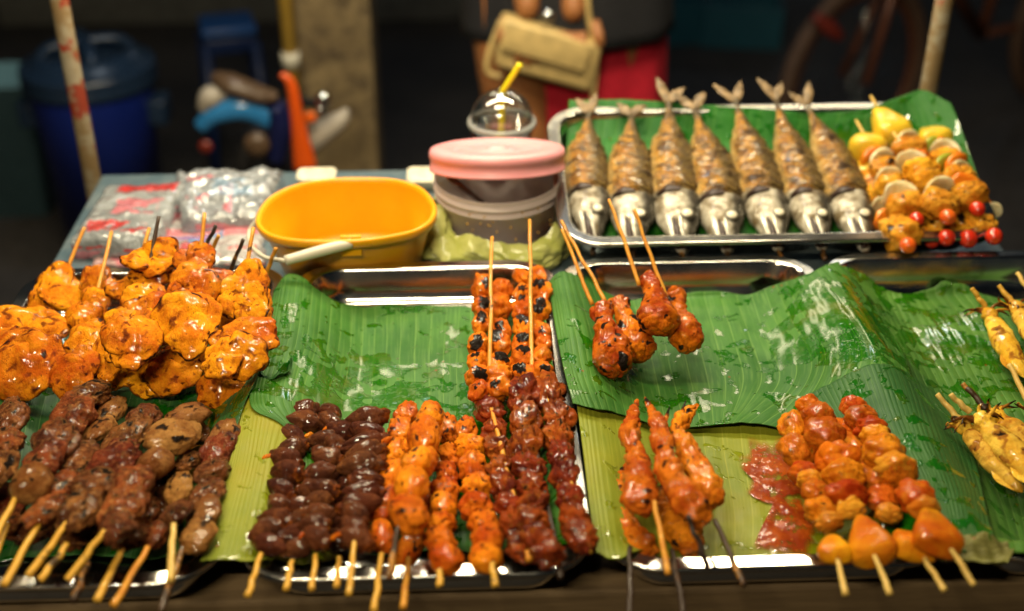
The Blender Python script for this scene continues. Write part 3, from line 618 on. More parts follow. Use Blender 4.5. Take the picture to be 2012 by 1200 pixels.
chick('yellow chicken skewer at the right end with two round slabs hanging down', [(487, 566, 92, 88, .848, 4), (482, 598, 95, 70, .842, -6), (478, 668, 118, 72, .836, -18), (455, 705, 112, 92, .832, -12)], ((498, 447, .89), (452, 755, .806)))
chick('yellow chicken skewer with a thin scorched stick beside the rightmost slabs', [(505, 620, 50, 70, .815, 0), (440, 765, 92, 78, .795, 14)], ((478, 470, .868), (440, 560, .826)), 'stick_b')
chick('low brown-orange chicken slabs under the pile, lit from above', [(345, 728, 115, 78, .796, 10), (310, 730, 80, 90, .79, 20), (232, 738, 105, 55, .786, -8), (360, 705, 90, 80, .79)], ((430, 462, .86), (392, 540, .83)))
chick('yellow chicken skewer with only its short stick tip showing at the right', [(510, 590, 40, 60, .815, 0), (512, 650, 40, 50, .81, 0)], ((542, 487, .85), (520, 550, .828)))

# ------------------------------------------------------------------ dark meat skewers, left tray front
GB = 'dark meat skewers in the left tray'
def dark(label, specs, st, m='stick', z0=.806, z1=.822): skewer('meat_skewer', label, 'skewer', GB, specs, z0, z1, st, m, r=.0026)
dark('dark meat skewer cut by the left edge of the picture, leftmost of the dark ones', [(22, 820, 70, 'beef'), (8, 868, 78, 'beefr'), (-10, 925, 75, 'beef')], ((20, 800, .80), (-45, 1060, .826)))
dark('tallest dark meat skewer, its top piece reaching up to the yellow chicken', [(180, 772, 68, 'beef'), (145, 815, 92, 'beefr'), (110, 868, 92, 'beef'), (88, 905, 80, 'beefr'), (62, 950, 82, 'gizball')], ((36, 966, .832), (-20, 1075, .826)), z0=.812, z1=.832)
dark('dark meat skewer topped by a smooth tan piece', [(214, 808, 58, 'liver'), (192, 842, 62, 'liver'), (158, 902, 72, 'beef'), (118, 962, 70, 'beefr'), (95, 1000, 74, 'beefr')], ((78, 1028, .828), (8, 1150, .822)), z0=.80, z1=.826)
dark('long knobbly dark meat skewer left of the tan grilled slab', [(282, 822, 62, 'beef'), (252, 858, 74, 'beef'), (225, 905, 84, 'beefr'), (190, 950, 80, 'beef'), (160, 998, 82, 'beef')], ((146, 1008, .836), (55, 1132, .824)), z0=.804, z1=.83)
dark('dark meat skewer headed by a broad tan grilled slab with char lines', [(368, 818, 78, 'liver'), (340, 858, 96, 'liver'), (306, 910, 64, 'gizball'), (262, 952, 82, 'beefr'), (246, 998, 92, 'beefr'), (232, 1035, 74, 'beef')], ((207, 1042, .842), (132, 1140, .826)), z0=.808, z1=.836)
dark('dark meat skewer low in the pile with a broad golden stick end', [(300, 960, 60, 'beef'), (280, 1010, 66, 'beefr'), (258, 1055, 62, 'beef')], ((240, 1078, .82), (190, 1180, .82)), z0=.79, z1=.806)
dark('dark meat skewer low in the pile with a thin reddish stick end', [(330, 930, 46, 'beef'), (325, 985, 50, 'beef'), (312, 1045, 56, 'beefr')], ((290, 1075, .818), (222, 1190, .815)), 'stick_o', z0=.786, z1=.80)
dark('dark meat skewer with a straight pale stick crossing the front rim', [(388, 850, 46, 'beef'), (370, 905, 50, 'beef'), (352, 960, 58, 'liver'), (348, 1005, 58, 'beef')], ((341, 1030, .828), (334, 1142, .824)), 'stick_p', z0=.79, z1=.82)
dark('glossy dark meat skewer at the right end of the left tray', [(447, 852, 62, 'liver'), (428, 888, 66, 'beefr'), (418, 928, 66, 'beef'), (408, 968, 62, 'beef'), (400, 1008, 72, 'liver'), (388, 1052, 72, 'liver')], ((362, 1068, .816), (316, 1203, .815)), 'stick_b', z0=.80, z1=.814)
dark('dark meat skewer at the bottom of the pile with two sticks above the rim', [(215, 960, 60, 'beef'), (185, 1010, 60, 'beef'), (155, 1050, 60, 'beef')], ((132, 1068, .826), (78, 1140, .82)), z0=.786, z1=.80)
dark('dark meat skewer buried at the front left with a short stick low down', [(120, 1030, 70, 'beef'), (60, 1040, 70, 'beef')], ((172, 1100, .806), (145, 1180, .81)), 'stick_b', z0=.786, z1=.79)
dark('dark meat skewer in the lower left corner with a thick stick end', [(20, 985, 70, 'beefr'), (18, 1025, 46, 'beefr')], ((14, 1030, .82), (-50, 1190, .82)), z0=.79, z1=.80)

# ------------------------------------------------------------------ chicken hearts, middle tray
GC = 'chicken heart skewers in the middle tray'
def row(pts, w, kind, n): C = cat(np.array(pts, float), n); return [(a, b, w*random.uniform(.92, 1.08), kind) for a, b in C]
def hearts(label, pts, n, st, z0=.79, z1=.812, w=64): skewer('heart_skewer', label, 'skewer', GC, row(pts, w*1.12, 'heart', n+1), z0, z1, st, 'stick')
hearts('dark glossy chicken heart skewer, leftmost, beside the yellow-green leaf', [(597, 812), (585, 850), (572, 890), (560, 935), (548, 980), (532, 1030), (522, 1072)], 10, ((513, 1088, .816), (486, 1170, .822)), w=68)
hearts('chicken heart skewer second from the left with a reddish top heart', [(654, 815), (640, 860), (622, 920), (605, 975), (588, 1030), (580, 1075)], 9, ((575, 1102, .814), (562, 1158, .818)), w=60)
hearts('chicken heart skewer third from the left, pressed between two others', [(668, 850), (648, 905), (632, 960), (624, 1010), (617, 1060)], 8, ((620, 1090, .816), (613, 1158, .818)), z0=.795, z1=.82, w=58)
hearts('chicken heart skewer lying low, fourth from the left with the shortest stick', [(690, 845), (675, 920), (668, 990), (664, 1060)], 8, ((666, 1095, .81), (661, 1152, .814)), z0=.78, z1=.79, w=52)
hearts('chicken heart skewer of pale brown hearts lying crosswise, rightmost of the hearts', [(727, 828), (722, 870), (716, 920), (708, 970), (702, 1015), (692, 1055)], 10, ((697, 1062, .83), (685, 1168, .826)), z0=.80, z1=.828, w=74)

# ------------------------------------------------------------------ orange chicken
GD = 'orange chicken skewers in the middle tray'
def orange(label, specs, st, z0=.792, z1=.81, m='stick'): skewer('chicken_skewer', label, 'skewer', GD, specs, z0, z1, st, m, r=.0024)
orange('orange chicken skewer beside the hearts, with a knobbly scorched top', [(797, 815, 46, 'ballr'), (788, 848, 52, 'ballr'), (780, 888, 52, 'ballr'), (768, 935, 56, 'ball'), (758, 990, 56, 'ball'), (751, 1052, 52, 'ball')], ((750, 1088, .812), (735, 1200, .815)))
orange('orange chicken skewer of big smooth round balls lying on top', [(846, 816, 52, 'ball'), (833, 858, 66, 'ball'), (824, 908, 68, 'ball'), (810, 952, 72, 'ball'), (804, 1010, 78, 'ball')], ((784, 1034, .84), (764, 1134, .828)), .812, .838, 'stick_b')
orange('low orange chicken skewer with its stick in the front gap', [(880, 842, 44, 'ballr'), (868, 900, 46, 'ballr'), (838, 990, 46, 'ballr'), (806, 1075, 52, 'ball')], ((803, 1096, .81), (792, 1194, .812)), .78, .79, 'stick_o')
orange('lumpy orange chicken skewer ending in a wide lump over the rim', [(884, 895, 46, 'ballr'), (878, 930, 44, 'ballr'), (874, 966, 58, 'ballr'), (872, 995, 56, 'ball'), (868, 1030, 58, 'ballr'), (864, 1062, 62, 'ballr'), (876, 1098, 68, 'ball')], ((866, 1120, .826), (865, 1152, .824)), .79, .822)
orange('lumpy orange chicken skewer next to the dark red skewers', [(915, 845, 46, 'ballr'), (924, 880, 60, 'ballr'), (930, 918, 58, 'ballr'), (936, 958, 62, 'ballr'), (934, 995, 62, 'ballr'), (952, 1030, 62, 'ballr'), (958, 1060, 66, 'ball'), (955, 1096, 70, 'ball')], ((968, 1106, .83), (974, 1152, .826)), .792, .824)

# ------------------------------------------------------------------ dark red skewers
GE = 'dark red offal skewers in the middle tray'
def red(label, specs, st, z0=.795, z1=.818, m='stick_b'): skewer('offal_skewer', label, 'skewer', GE, specs, z0, z1, st, m)
red('dark red glazed skewer next to the orange chicken, shining at the top', row([(962, 808), (972, 850), (980, 890), (986, 935), (994, 980), (1006, 1020), (1022, 1075)], 54, 'giz', 8), ((960, 780, .80), (1040, 1100, .822)), m='stick_o')
red('dark red glazed skewer in the middle of its three, thickest at the front', row([(1032, 780), (1034, 840), (1034, 890), (1040, 935), (1050, 975), (1044, 1015), (1052, 1055), (1075, 1085)], 66, 'giz', 9), ((1030, 760, .80), (1102, 1135, .82)), .80, .826, 'stick_k')
red('dark red glazed skewer at the right beside the yellow leaf', row([(1078, 775), (1098, 825), (1098, 870), (1106, 915), (1118, 965), (1128, 1010), (1140, 1055)], 58, 'giz', 8), ((1070, 755, .80), (1158, 1085, .825)), .80, .824, 'stick')

# ------------------------------------------------------------------ chicken tails
GF = 'chicken tail skewers at the back of the middle tray'
def tails(label, pts, n, w, st, m): 
    C = cat(np.array(pts, float), n)
    r = skewer('chicken_tail_skewer', label, 'skewer', GF, [(a, b, w*(.82+.18*i/(n-1)), 'pair') for i, (a, b) in enumerate(C)], .806, .800, st, m, r=.0021); return r
tails('charred chicken tail skewer with a blackened stick top, left of the pair', [(966, 572), (963, 640), (962, 710), (960, 770)], 7, 88, ((967, 466, .846), (961, 780, .796)), 'stick_o')
tails('charred chicken tail skewer with a big black burnt lump at its top', [(1043, 545), (1045, 610), (1047, 680), (1047, 738)], 7, 82, ((1041, 432, .848), (1046, 742, .802)), 'stick_o')

# ------------------------------------------------------------------ drumsticks
GG = 'glazed drumsticks on sticks'
def drum(label, k0, k1, wid, z0, z1, st):
    a, b = P(*k0, z0), P(*k1, z1); root = thing('drumstick', label, 'drumstick', (a+b)/2-np.array([0, 0, .02]), GG)
    stick(root, P(*st[0]), P(*st[1]), M['stick_o'], .0019)
    d = b-a; L = np.linalg.norm(d); u = d/L; w_ = wid*1.08*mpx(b)/2
    ts = np.array([-.10, -.06, .02, .12, .24, .40, .56, .74, .90, 1.02, 1.12, 1.17]); rr = np.array([.10, .46, .60, .54, .46, .56, .76, .93, .98, .85, .52, .08])
    sag = np.array([0, 0, 1.])
    C = a+u*(ts*L)[:, None]+sag*(.10*w_*np.sin(ts*7+k0[0]))[:, None]
    V, Fs = tube(C, rr*w_, rr*w_*.92, n=56, m=90); al, an = tubeinfo(90, 56); _sd[0] += 1; s = _sd[0]*2.3
    N = vnormal(V, Fs); X = (V-a)/w_
    V = V+N*(w_*(.13*fbm(X*1.2, 3, s)-.10*np.exp(-(perlin(X*1.3+s)/.10)**2)+.045*fbm(X*4.5, 2, s+2)))[:, None]
    kn = sstep(.16, .05, al); V = V+N*(w_*.16*kn*fbm(X*2.6, 2, s+7))[:, None]
    ch = np.clip(1.1*sstep(.72, .88, .5+.7*fbm(X*1.3, 3, s+5))*(N @ nrm((-.2, -.35, .9)) > .1)*sstep(.12, .3, al)+.55*sstep(.10, .0, al)*(fbm(X*4, 2, s) > .1), 0, 1)
    mk('meat_piece', V, Fs, M['drum'], root, {'char': ch})
drum('glazed drumstick lying lowest and nearest, leftmost of the four', (1180, 606), (1208, 712), 76, .822, .810, ((1104, 492 - 42, .868), (1164, 598, .824)))
drum('glazed drumstick with a black charred end, second from the left', (1212, 592), (1258, 688), 70, .816, .802, ((1103, 433, .868), (1190, 594, .826)))
drum('plump glazed drumstick with one dark spot, highest of the four', (1275, 550), (1298, 634), 76, .838, .830, ((1196, 392, .892), (1256, 560, .842)))
drum('knobbly glazed drumstick with charred strips, rightmost of the four', (1328, 582), (1350, 672), 66, .818, .808, ((1246, 411, .888), (1310, 586, .83)))

# ------------------------------------------------------------------ wings
GH = 'glazed chicken wings on sticks'
def wing(label, pts, wd, z, st, m):
    C = np.array([P(a, b, zz) for (a, b), zz in zip(pts, z)]); root = thing('chicken_wing', label, 'chicken wing', C.mean(0)-np.array([0, 0, .02]), GH)
    stick(root, P(*st[0]), P(*st[1]), M[m])
    k = mpx(C[len(C)//2]); R_ = np.array(wd)*k/2
    V, Fs = tube(C, R_, R_*.8, n=40, m=80); al, an = tubeinfo(80, 40); _sd[0] += 1; s = _sd[0]*1.9
    N = vnormal(V, Fs); X = V/.012
    V = V+N*((.0030*fbm(X, 3, s)*sstep(0, .25, al)-.0022*np.exp(-(perlin(X*1.1+s)/.1)**2)+.0004*fbm(X*5, 2, s)))[:, None]
    ch = np.clip(.9*sstep(.16, .0, al)*sstep(-.2, .3, fbm(X*1.2, 2, s+1))+.8*sstep(.72, .95, .5+.6*fbm(X*.9, 3, s+4))*(N[:, 2] > .1), 0, 1)
    mk('meat_piece', V, Fs, M['wing'], root, {'char': ch})
    return root, C, k
w1 = wing('glazed chicken wing with a pointed charred tip, left of the upper three', [(1252, 786), (1243, 815), (1240, 850), (1250, 895), (1258, 940), (1258, 985), (1252, 1012)], (8, 26, 44, 42, 60, 68, 34), (.818, .819, .82, .822, .826, .826, .82), ((1286, 985, .838), (1313, 1128, .822)), 'stick_o')
w2 = wing('glazed chicken wing lying on top, long with a thin dark tip', [(1268, 782), (1285, 815), (1298, 850), (1308, 905), (1332, 955), (1362, 995), (1388, 1030)], (8, 26, 42, 44, 64, 70, 36), (.828, .83, .832, .836, .838, .836, .828), ((1352, 1012, .846), (1392, 1118, .815)), 'stick_k')
w3 = wing('glazed chicken wing with a forked tip, right of the upper three', [(1372, 795), (1350, 812), (1332, 845), (1350, 885), (1378, 930), (1396, 970), (1380, 1015)], (8, 32, 32, 50, 58, 50, 26), (.82, .82, .82, .82, .82, .818, .812), ((1404, 1022, .818), (1462, 1150, .812)), 'stick_b')
wing('lower glazed chicken wing bent to the left, under the upper three', [(1240, 915), (1222, 945), (1212, 980), (1228, 1025), (1258, 1065), (1292, 1090)], (30, 42, 46, 44, 58, 30), (.79, .79, .79, .792, .794, .79), ((1238, 1075, .806), (1237, 1208, .81)), 'stick_k')
wing('dark lower chicken wing hidden beneath the others, charred at the front', [(1300, 960), (1320, 1010), (1345, 1050), (1362, 1090)], (40, 60, 74, 40), (.785, .786, .79, .786), ((1320, 1080, .803), (1342, 1208, .81)), 'stick_k')
for (root, C, k), (px, py, z) in ((w1, (1228, 828, .819)), (w2, (1316, 800, .828)), (w3, (1347, 788, .822))):   # the little second finger of each tip
    b = P(px, py, z); a = C[2]; V, Fs = tube([a, (a+b)/2, b], np.array([14, 11, 3])*k/2, n=14, m=16); mk('wing_tip', V+.0008*fbm(V*200, 2)[:, None], Fs, M['wing'], root, {'char': sstep(.45, .9, tubeinfo(16, 14)[0])})

# ------------------------------------------------------------------ red barbecue skewers
GI = 'red sauced skewers with pineapple'
def bbq(label, specs, st, z0=.80, z1=.82): skewer('barbecue_skewer', label, 'skewer', GI, [(a[0], a[1], a[2]*1.16)+tuple(a[3:]) for a in specs], z0, z1, st, 'stick_p')
bbq('red sauced chicken skewer, leftmost, with a small pineapple wedge at the rim', [(1562, 838, 56, 'bbq'), (1566, 885, 60, 'bbq'), (1578, 930, 52, 'pepper'), (1592, 945, 46, 'oniony'), (1604, 968, 50, 'bbq'), (1612, 1005, 56, 'bbq'), (1630, 1028, 50, 'oniony'), (1638, 1072, 58, 'pinered')], ((1645, 1098, .822), (1662, 1168, .824)))
bbq('red sauced chicken skewer with the tallest pointed pepper and a big pineapple wedge', [(1590, 795, 42, 'pepper'), (1608, 818, 56, 'bbq'), (1618, 855, 68, 'bbq'), (1645, 905, 76, 'pepper'), (1658, 935, 70, 'bbq'), (1664, 972, 72, 'pepper'), (1672, 1000, 50, 'oniony'), (1706, 1056, 80, 'pinered')], ((1718, 1092, .83), (1749, 1168, .825)), .812, .824)
bbq('red sauced chicken skewer third from the left, lying low with a pineapple end', [(1660, 845, 50, 'pepper'), (1676, 882, 54, 'bbq'), (1714, 940, 52, 'bbq'), (1735, 980, 60, 'pepper'), (1745, 1010, 46, 'oniony'), (1786, 1064, 76, 'pinered')], ((1816, 1095, .824), (1856, 1160, .822)), .795, .82)
bbq('red sauced chicken skewer at the right with a wide golden pineapple end', [(1678, 800, 46, 'pepper'), (1692, 822, 58, 'bbq'), (1712, 845, 62, 'pepper'), (1722, 858, 54, 'oniony'), (1738, 890, 72, 'bbq'), (1768, 930, 70, 'bbq'), (1760, 918, 70, 'oniony'), (1800, 975, 68, 'pepper'), (1818, 1000, 56, 'oniony'), (1835, 1036, 84, 'pinered')], ((1860, 1064, .838), (1914, 1150, .825)), .806, .834)

# ------------------------------------------------------------------ squid
GJ = 'grilled squid on sticks'
def squid(label, h, e, wid, z0, z1, st, m='stick', nt=7):
    a, b = P(*h, z0), P(*e, z1); root = thing('squid_skewer', label, 'squid', (a+b)/2-np.array([0, 0, .018]), GJ)
    stick(root, P(*st[0]), P(*st[1]), M[m], .0026)
    d = b-a; L = np.linalg.norm(d); u = d/L; k = mpx(a); w_ = wid*.84*k/2; fr = frame(u)
    ts = np.array([.16, .2, .3, .45, .62, .8, .93, 1.0]); rr = np.array([.45, .72, .86, 1., .95, .72, .40, .06])
    V, Fs = tube(a+u*(ts*L)[:, None], rr*w_, rr*w_*.8, n=44, m=80, up=(0, 0, 1)); al, an = tubeinfo(80, 44); _sd[0] += 1; s = _sd[0]*2.1
    N = vnormal(V, Fs); X = V/.014; cut = .5*np.maximum(0, np.sin(al*24+2.2*fbm(X*.35, 2, s)+.8*np.cos(an)))**8*sstep(.12, .2, al)*sstep(.62, .5, al)*(np.sin(an) > .1)
    V = V+N*(w_*(.10*fbm(X, 3, s)-.22*cut))[:, None]
    mk('mantle', V, Fs, M['squid'], root, {'char': np.clip(.40*cut+.55*sstep(.5, .85, .5+.6*fbm(X*1.1, 3, s+3)), 0, 1)})
    V, F, ch = blobV(a+u*L*.10, fr, (w_*.8, w_*.62, w_*.6), 4, amp=.2, freq=1.6, chr_=.12); mk('head', V, F, M['squid'], root, {'char': ch})
    for s_ in (-1, 1):
        V, F = tube([a+u*L*.66+fr[1]*s_*w_*.6, a+u*L*.80+fr[1]*s_*w_*.85, a+u*L*.95+fr[1]*s_*w_*.45], np.array([.22, .30, .05])*w_, np.array([.05, .06, .03])*w_, n=14, m=20); mk('fin', V, F, M['squid'], root, {'char': np.zeros(len(V))})
    for i in range(nt):
        an0 = -1.5+3.0*i/(nt-1)+random.uniform(-.2, .2); ln = w_*random.uniform(1.0, 2.0)
        q = [a+u*L*.06+fr[1]*math.sin(an0)*w_*.5]; dr = -u*.5+fr[1]*math.sin(an0)*1.1+fr[2]*random.uniform(0, .45)
        for j in range(3): q.append(q[-1]+nrm(dr)*ln*.36); dr = dr+u*random.uniform(.1, .8)+fr[2]*random.uniform(-.5, .5)+fr[1]*random.uniform(-.5, .5)
        V, F = tube(q, np.array([.17, .13, .09, .03])*w_, n=9, m=18); mk('tentacle', V, F, M['tent'] if i % 2 == 0 else M['squid'], root, {'char': .9*sstep(.4, 1, tubeinfo(18, 9)[0])})
squid('grilled yellow squid at the front right, left of the two lying together', (1884, 828), (2010, 968), 62, .800, .790, ((1841, 774, .818), (1886, 824, .804)), 'stick_p')
squid('grilled yellow squid at the front right, overlapping its neighbour and cut by the edge', (1920, 816), (2055, 962), 74, .808, .800, ((1868, 774, .824), (1906, 810, .812)), 'stick_p')
squid('dark tentacled squid behind the front pair with a scorched stick', (1945, 808), (2100, 925), 62, .794, .79, ((1891, 753, .812), (1938, 804, .80)), 'stick_b')
squid('grilled yellow squid higher up at the right edge, with curled black tentacles', (1938, 606), (2012, 742), 56, .798, .79, ((1909, 566, .814), (1936, 602, .80)), 'stick')
squid('grilled squid at the right edge, mostly outside the picture, upper of two', (1990, 596), (2080, 720), 60, .80, .792, ((1962, 560, .814), (1988, 594, .803)), 'stick')
squid('grilled squid at the right edge between the upper and the lower pair', (2030, 800), (2110, 900), 56, .80, .792, ((1982, 716, .818), (2022, 792, .803)), 'stick_p')
squid('grilled squid in the far right corner, only its pale stick and tentacles in view', (2040, 600), (2130, 700), 56, .80, .79, ((1999, 536, .816), (2034, 592, .803)), 'stick_p')

# ------------------------------------------------------------------ grilled fish
t = NT('grilled_mackerel_skin'); al = t.attr('along'); sd = t.attr('side'); nz = t.noise(60, 5, .65, dist=.4)
gold = t.mix(t.ramp(nz, .35, .65), (.58, .27, .022), (.34, .11, .007)); gold = t.mix(t.ramp(t.noise(110, 5, .7), .43, .60), gold, (.055, .016, .005))
back = t.mix(t.ramp(t.noise(80, 4), .4, .7), (.030, .025, .018), (.14, .085, .03)); belly = t.mix(nz, (.62, .46, .20), (.50, .30, .08))
body = t.mix(t.ramp(t.math('ADD', sd, t.math('MULTIPLY', t.math('SUBTRACT', nz, .5), .9)), -.15, .40), gold, back); body = t.mix(t.ramp(t.math('ADD', sd, t.math('MULTIPLY', nz, .5)), -.35, -.8), body, belly)
wr = t.n('ShaderNodeTexWave', bands_direction='X'); uvn = t.n('ShaderNodeUVMap'); t.set(wr, 'Vector', uvn.outputs[0]); wr.inputs['Scale'].default_value = 9; wr.inputs['Distortion'].default_value = 7; wr.inputs['Detail'].default_value = 3; wr.inputs['Detail Scale'].default_value = 2.2
body = t.mix(t.math('MULTIPLY', t.ramp(wr.outputs['Fac'], .70, .98), .40), body, (.66, .45, .12)); body = t.mix(t.math('MULTIPLY', t.ramp(wr.outputs['Fac'], .38, .10), .75), body, (.050, .015, .004))
head = t.mix(t.ramp(t.noise(70, 4, .6), .36, .66), (.52, .47, .37), (.14, .10, .05)); head = t.mix(t.ramp(t.math('ADD', sd, t.math('MULTIPLY', nz, .6)), .45, .95), head, (.05, .045, .035))
hm = t.ramp(t.math('ADD', al, t.math('MULTIPLY', t.math('SUBTRACT', nz, .5), .04)), .705, .725); c = t.mix(hm, body, head); c = t.mix(t.ramp(al, .14, .03), c, (.10, .075, .04))
c = t.mix(t.math('MULTIPLY', t.attr('char'), 1.0), c, (.020, .010, .006))
M['fish'] = t.P(Base_Color=c, Roughness=t.rng(t.noise(90, 3), .3, .7, .22, .45), Metallic=t.math('MULTIPLY', hm, .12), Specular_IOR_Level=.2, Coat_Weight=.35, Coat_Roughness=.12, Normal=t.bump(t.math('ADD', t.math('MULTIPLY', wr.outputs['Fac'], t.math('SUBTRACT', 1.0, hm)), t.noise(200, 4)), .6, .0016))
M['fin'] = simple('dry_fish_fin', (.20, .13, .06), .5, bump=.5, bs=400, var=.4); M['eye'] = simple('cooked_white_eye', (.70, .64, .48), .2, Coat_Weight=.6); M['eyering'] = simple('dull_eye_ring', (.06, .05, .035), .3, .2)
M['jaw'] = simple('silver_white_jaw', (.66, .62, .52), .25, .2, bump=.3, bs=200, var=.3); M['gill'] = simple('dark_gill', (.03, .012, .008), .5)
FISH = [((1156, 222), (1152, 330), (1166, 478), 76, 'leftmost of the seven grilled fish, its tail inside the tray', 1.0, False), ((1240, 226), (1238, 340), (1246, 488), 78, 'second grilled fish from the left, with a ragged folded tail', .8, False), ((1313, 200), (1320, 330), (1342, 494), 82, 'third grilled fish from the left, big round white eye', 1.0, True),
        ((1366, 214), (1400, 340), (1432, 494), 80, 'fourth grilled fish, in the middle of the row', 1.0, True), ((1446, 198), (1482, 330), (1532, 490), 82, 'fifth grilled fish, the darkest and dullest skin of the seven', 1.15, True), ((1524, 196), (1564, 330), (1618, 490), 80, 'sixth grilled fish, with a pale peeled patch on its side', 1.15, True), ((1586, 206), (1642, 330), (1702, 492), 84, 'rightmost grilled fish, its gill gaping beside the tomato skewers', 1.0, True)]
for i, (ta, mi, mo, wid, lab, tl, over) in enumerate(FISH):
    a, m_, b = PF(*ta, .010 if over else .004), PF(*mi, -.013), PF(*mo, -.018); L = np.linalg.norm(b-a); k = mpx(m_); w_ = wid*1.1*k/2
    root = thing('grilled_fish', lab, 'fish', m_-FN*.016, 'grilled fish in the wide tray')
    C = cat([a, m_, b], 60); ts = np.linspace(0, 1, 12); C = C[(ts*59).astype(int)]
    rr = np.array([.12, .17, .34, .62, .84, .97, 1.03, 1.04, 1.0, .88, .60, .20]); w_ = w_*random.uniform(.92, 1.08); m, n = 110, 48
    V, Fs = tube(C, rr*w_, rr*w_*.74, n=n, m=m, up=FN); al_, an_ = tubeinfo(m, n); N = vnormal(V, Fs); s = 4.1*i+2; X = V/.012
    gl = np.exp(-((al_-.72-.02*np.cos(an_))/.012)**2); fold = np.sin(al_*80+2.5*fbm(X*.5, 2, s)+1.5*np.cos(an_))*sstep(.15, .25, al_)*sstep(.70, .62, al_)*(np.sin(an_) > -.1)
    V = V+N*(w_*(.05*fbm(X, 3, s)-.20*gl*(np.sin(an_) > -.3)+.035*fold+.03*sstep(.71, .70, al_)*sstep(.6, .7, al_)))[:, None]
    sidev = np.cos(an_)
    T = nrm(b-a); sv = nrm(np.cross(T, FN)); 
    if (sv @ RT) < 0: sidev = -sidev
    gap = gl*sstep(.2, -.5, sidev)*.9
    o = mk('body', V, Fs, M['fish'], root, {'along': al_, 'side': sidev, 'char': np.clip(gap+.9*sstep(.55, .80, .5+.55*fbm(X*.9, 3, s+3)-.06)*sstep(.75, .65, al_), 0, 1)}, uv=np.column_stack([al_*3, an_/6.28]))
    Rr = sv if (sv @ RT) > 0 else -sv; up_ = np.cross(T, Rr); up_ = up_ if up_ @ FN > 0 else -up_
    H = lambda al0, sx, h: a+(cat([a, m_, b], 101)[int(al0*100)]-a)+Rr*sx*w_+up_*h*w_
    e = H(.84, .26, .52); fe = np.stack([T, Rr, up_])
    V, F, ch = blobV(e, fe, (w_*.34, w_*.34, w_*.13), 3, amp=.03, fine=.0); er = mk('eye', V, F, M['eyering'], root)
    V, F, ch = blobV(e+up_*w_*.07, fe, (w_*.23, w_*.23, w_*.09), 3, amp=.02, fine=0); mk('eyeball', V, F, M['eye'], er)
    V, F = tube([H(.78, -.48, .34), H(.87, -.44, .34), H(.95, -.30, .18), H(1.0, -.22, .02)], np.array([.08, .15, .13, .05])*w_, np.array([.10, .14, .12, .05])*w_, n=14, m=24, up=up_); mk('lower_jaw', V, F, M['jaw'], root)
    V, F = tube([H(.86, -.06, .62), H(.92, -.02, .50), H(.985, .06, .22)], np.array([.05, .09, .05])*w_, np.array([.04, .05, .04])*w_, n=12, m=20, up=up_); mk('upper_jaw', V, F, M['jaw'], root)
    V, F = tube([H(.70, -.85, .20), H(.715, -.45, .70), H(.722, .1, .78)], np.array([.06, .20, .08])*w_, np.array([.04, .06, .04])*w_, n=12, m=24, up=up_); mk('gill_opening', V, F, M['gill'], root)
    V, F = tube([H(.86, -.30, .52), H(.93, -.20, .44), H(1.0, -.12, .16)], np.array([.05, .14, .18])*w_, np.array([.04, .09, .10])*w_, n=12, m=20, up=up_); mk('mouth_gap', V, F, M['gill'], root)
    stick(root, H(.93, -.12, .0), b+T*.012-up_*.003, M['stick_b'], .0026, 'mouth_stick')
    for s_ in (-1, 1):                              # forked tail, each lobe a tapered blade
        ln = w_*1.2*tl*random.uniform(.8, 1.15); d = nrm(-T*.8+Rr*s_*.55+up_*(.25 if over else .1)+Rr*random.uniform(-.35, .35))
        q = [a, a+d*ln*.5+up_*w_*random.uniform(-.1, .2), a+d*ln]; V, F = tube(q, np.array([.16, .24, .05])*w_, np.array([.10, .05, .02])*w_, n=12, m=22, up=up_)
        V = V+up_*(.0012*np.sin(V @ nrm(np.cross(d, up_))*2600))[:, None]; mk('tail_fin', V, F, M['fin'], root)
    V, F = tube([H(.66, -.8, .2), H(.60, -1.05, .1), H(.56, -1.0, .0)], np.array([.10, .14, .03])*w_, np.array([.03, .03, .02])*w_, n=10, m=12, up=up_); mk('pectoral_fin', V, F, M['fin'], root)

# ------------------------------------------------------------------ pineapple, onion, tomato skewers
GL = 'mixed skewers with cherry tomatoes'
def kebab(label, specs, st, z0=-.006, z1=.006): skewer('mixed_skewer', label, 'skewer', GL, [(a[0], a[1], a[2]*(1.0 if a[3][:3] == 'tom' else 1.15))+tuple(a[3:]) for a in specs], z0, z1, ((st[0][0], st[0][1], st[0][2]-.014), st[1]), 'stick_p', conv=PF, up=FN, r=.002)
kebab('mixed skewer next to the fish with pineapple on top and a red tomato', [(1704, 280, 62, 'pine'), (1712, 306, 48, 'peppero'), (1726, 314, 52, 'onion'), (1735, 333, 52, 'kebab'), (1741, 350, 54, 'onion'), (1752, 366, 58, 'kebab'), (1768, 384, 60, 'onion'), (1778, 408, 66, 'kebab'), (1801, 430, 28, 'tom', .010)], ((1682, 236, .016), (1801, 432, .006)))
kebab('mixed skewer with the highest pineapple chunk and an orange tomato end', [(1741, 240, 62, 'pine'), (1772, 276, 58, 'onion'), (1787, 294, 58, 'kebab'), (1803, 315, 54, 'pepper'), (1795, 322, 60, 'onion'), (1808, 338, 62, 'kebab'), (1818, 354, 54, 'kebab'), (1836, 370, 64, 'onion'), (1845, 402, 66, 'kebab'), (1862, 426, 32, 'tomo', .016)], ((1711, 189, .022), (1862, 428, .012)), .004, .014)
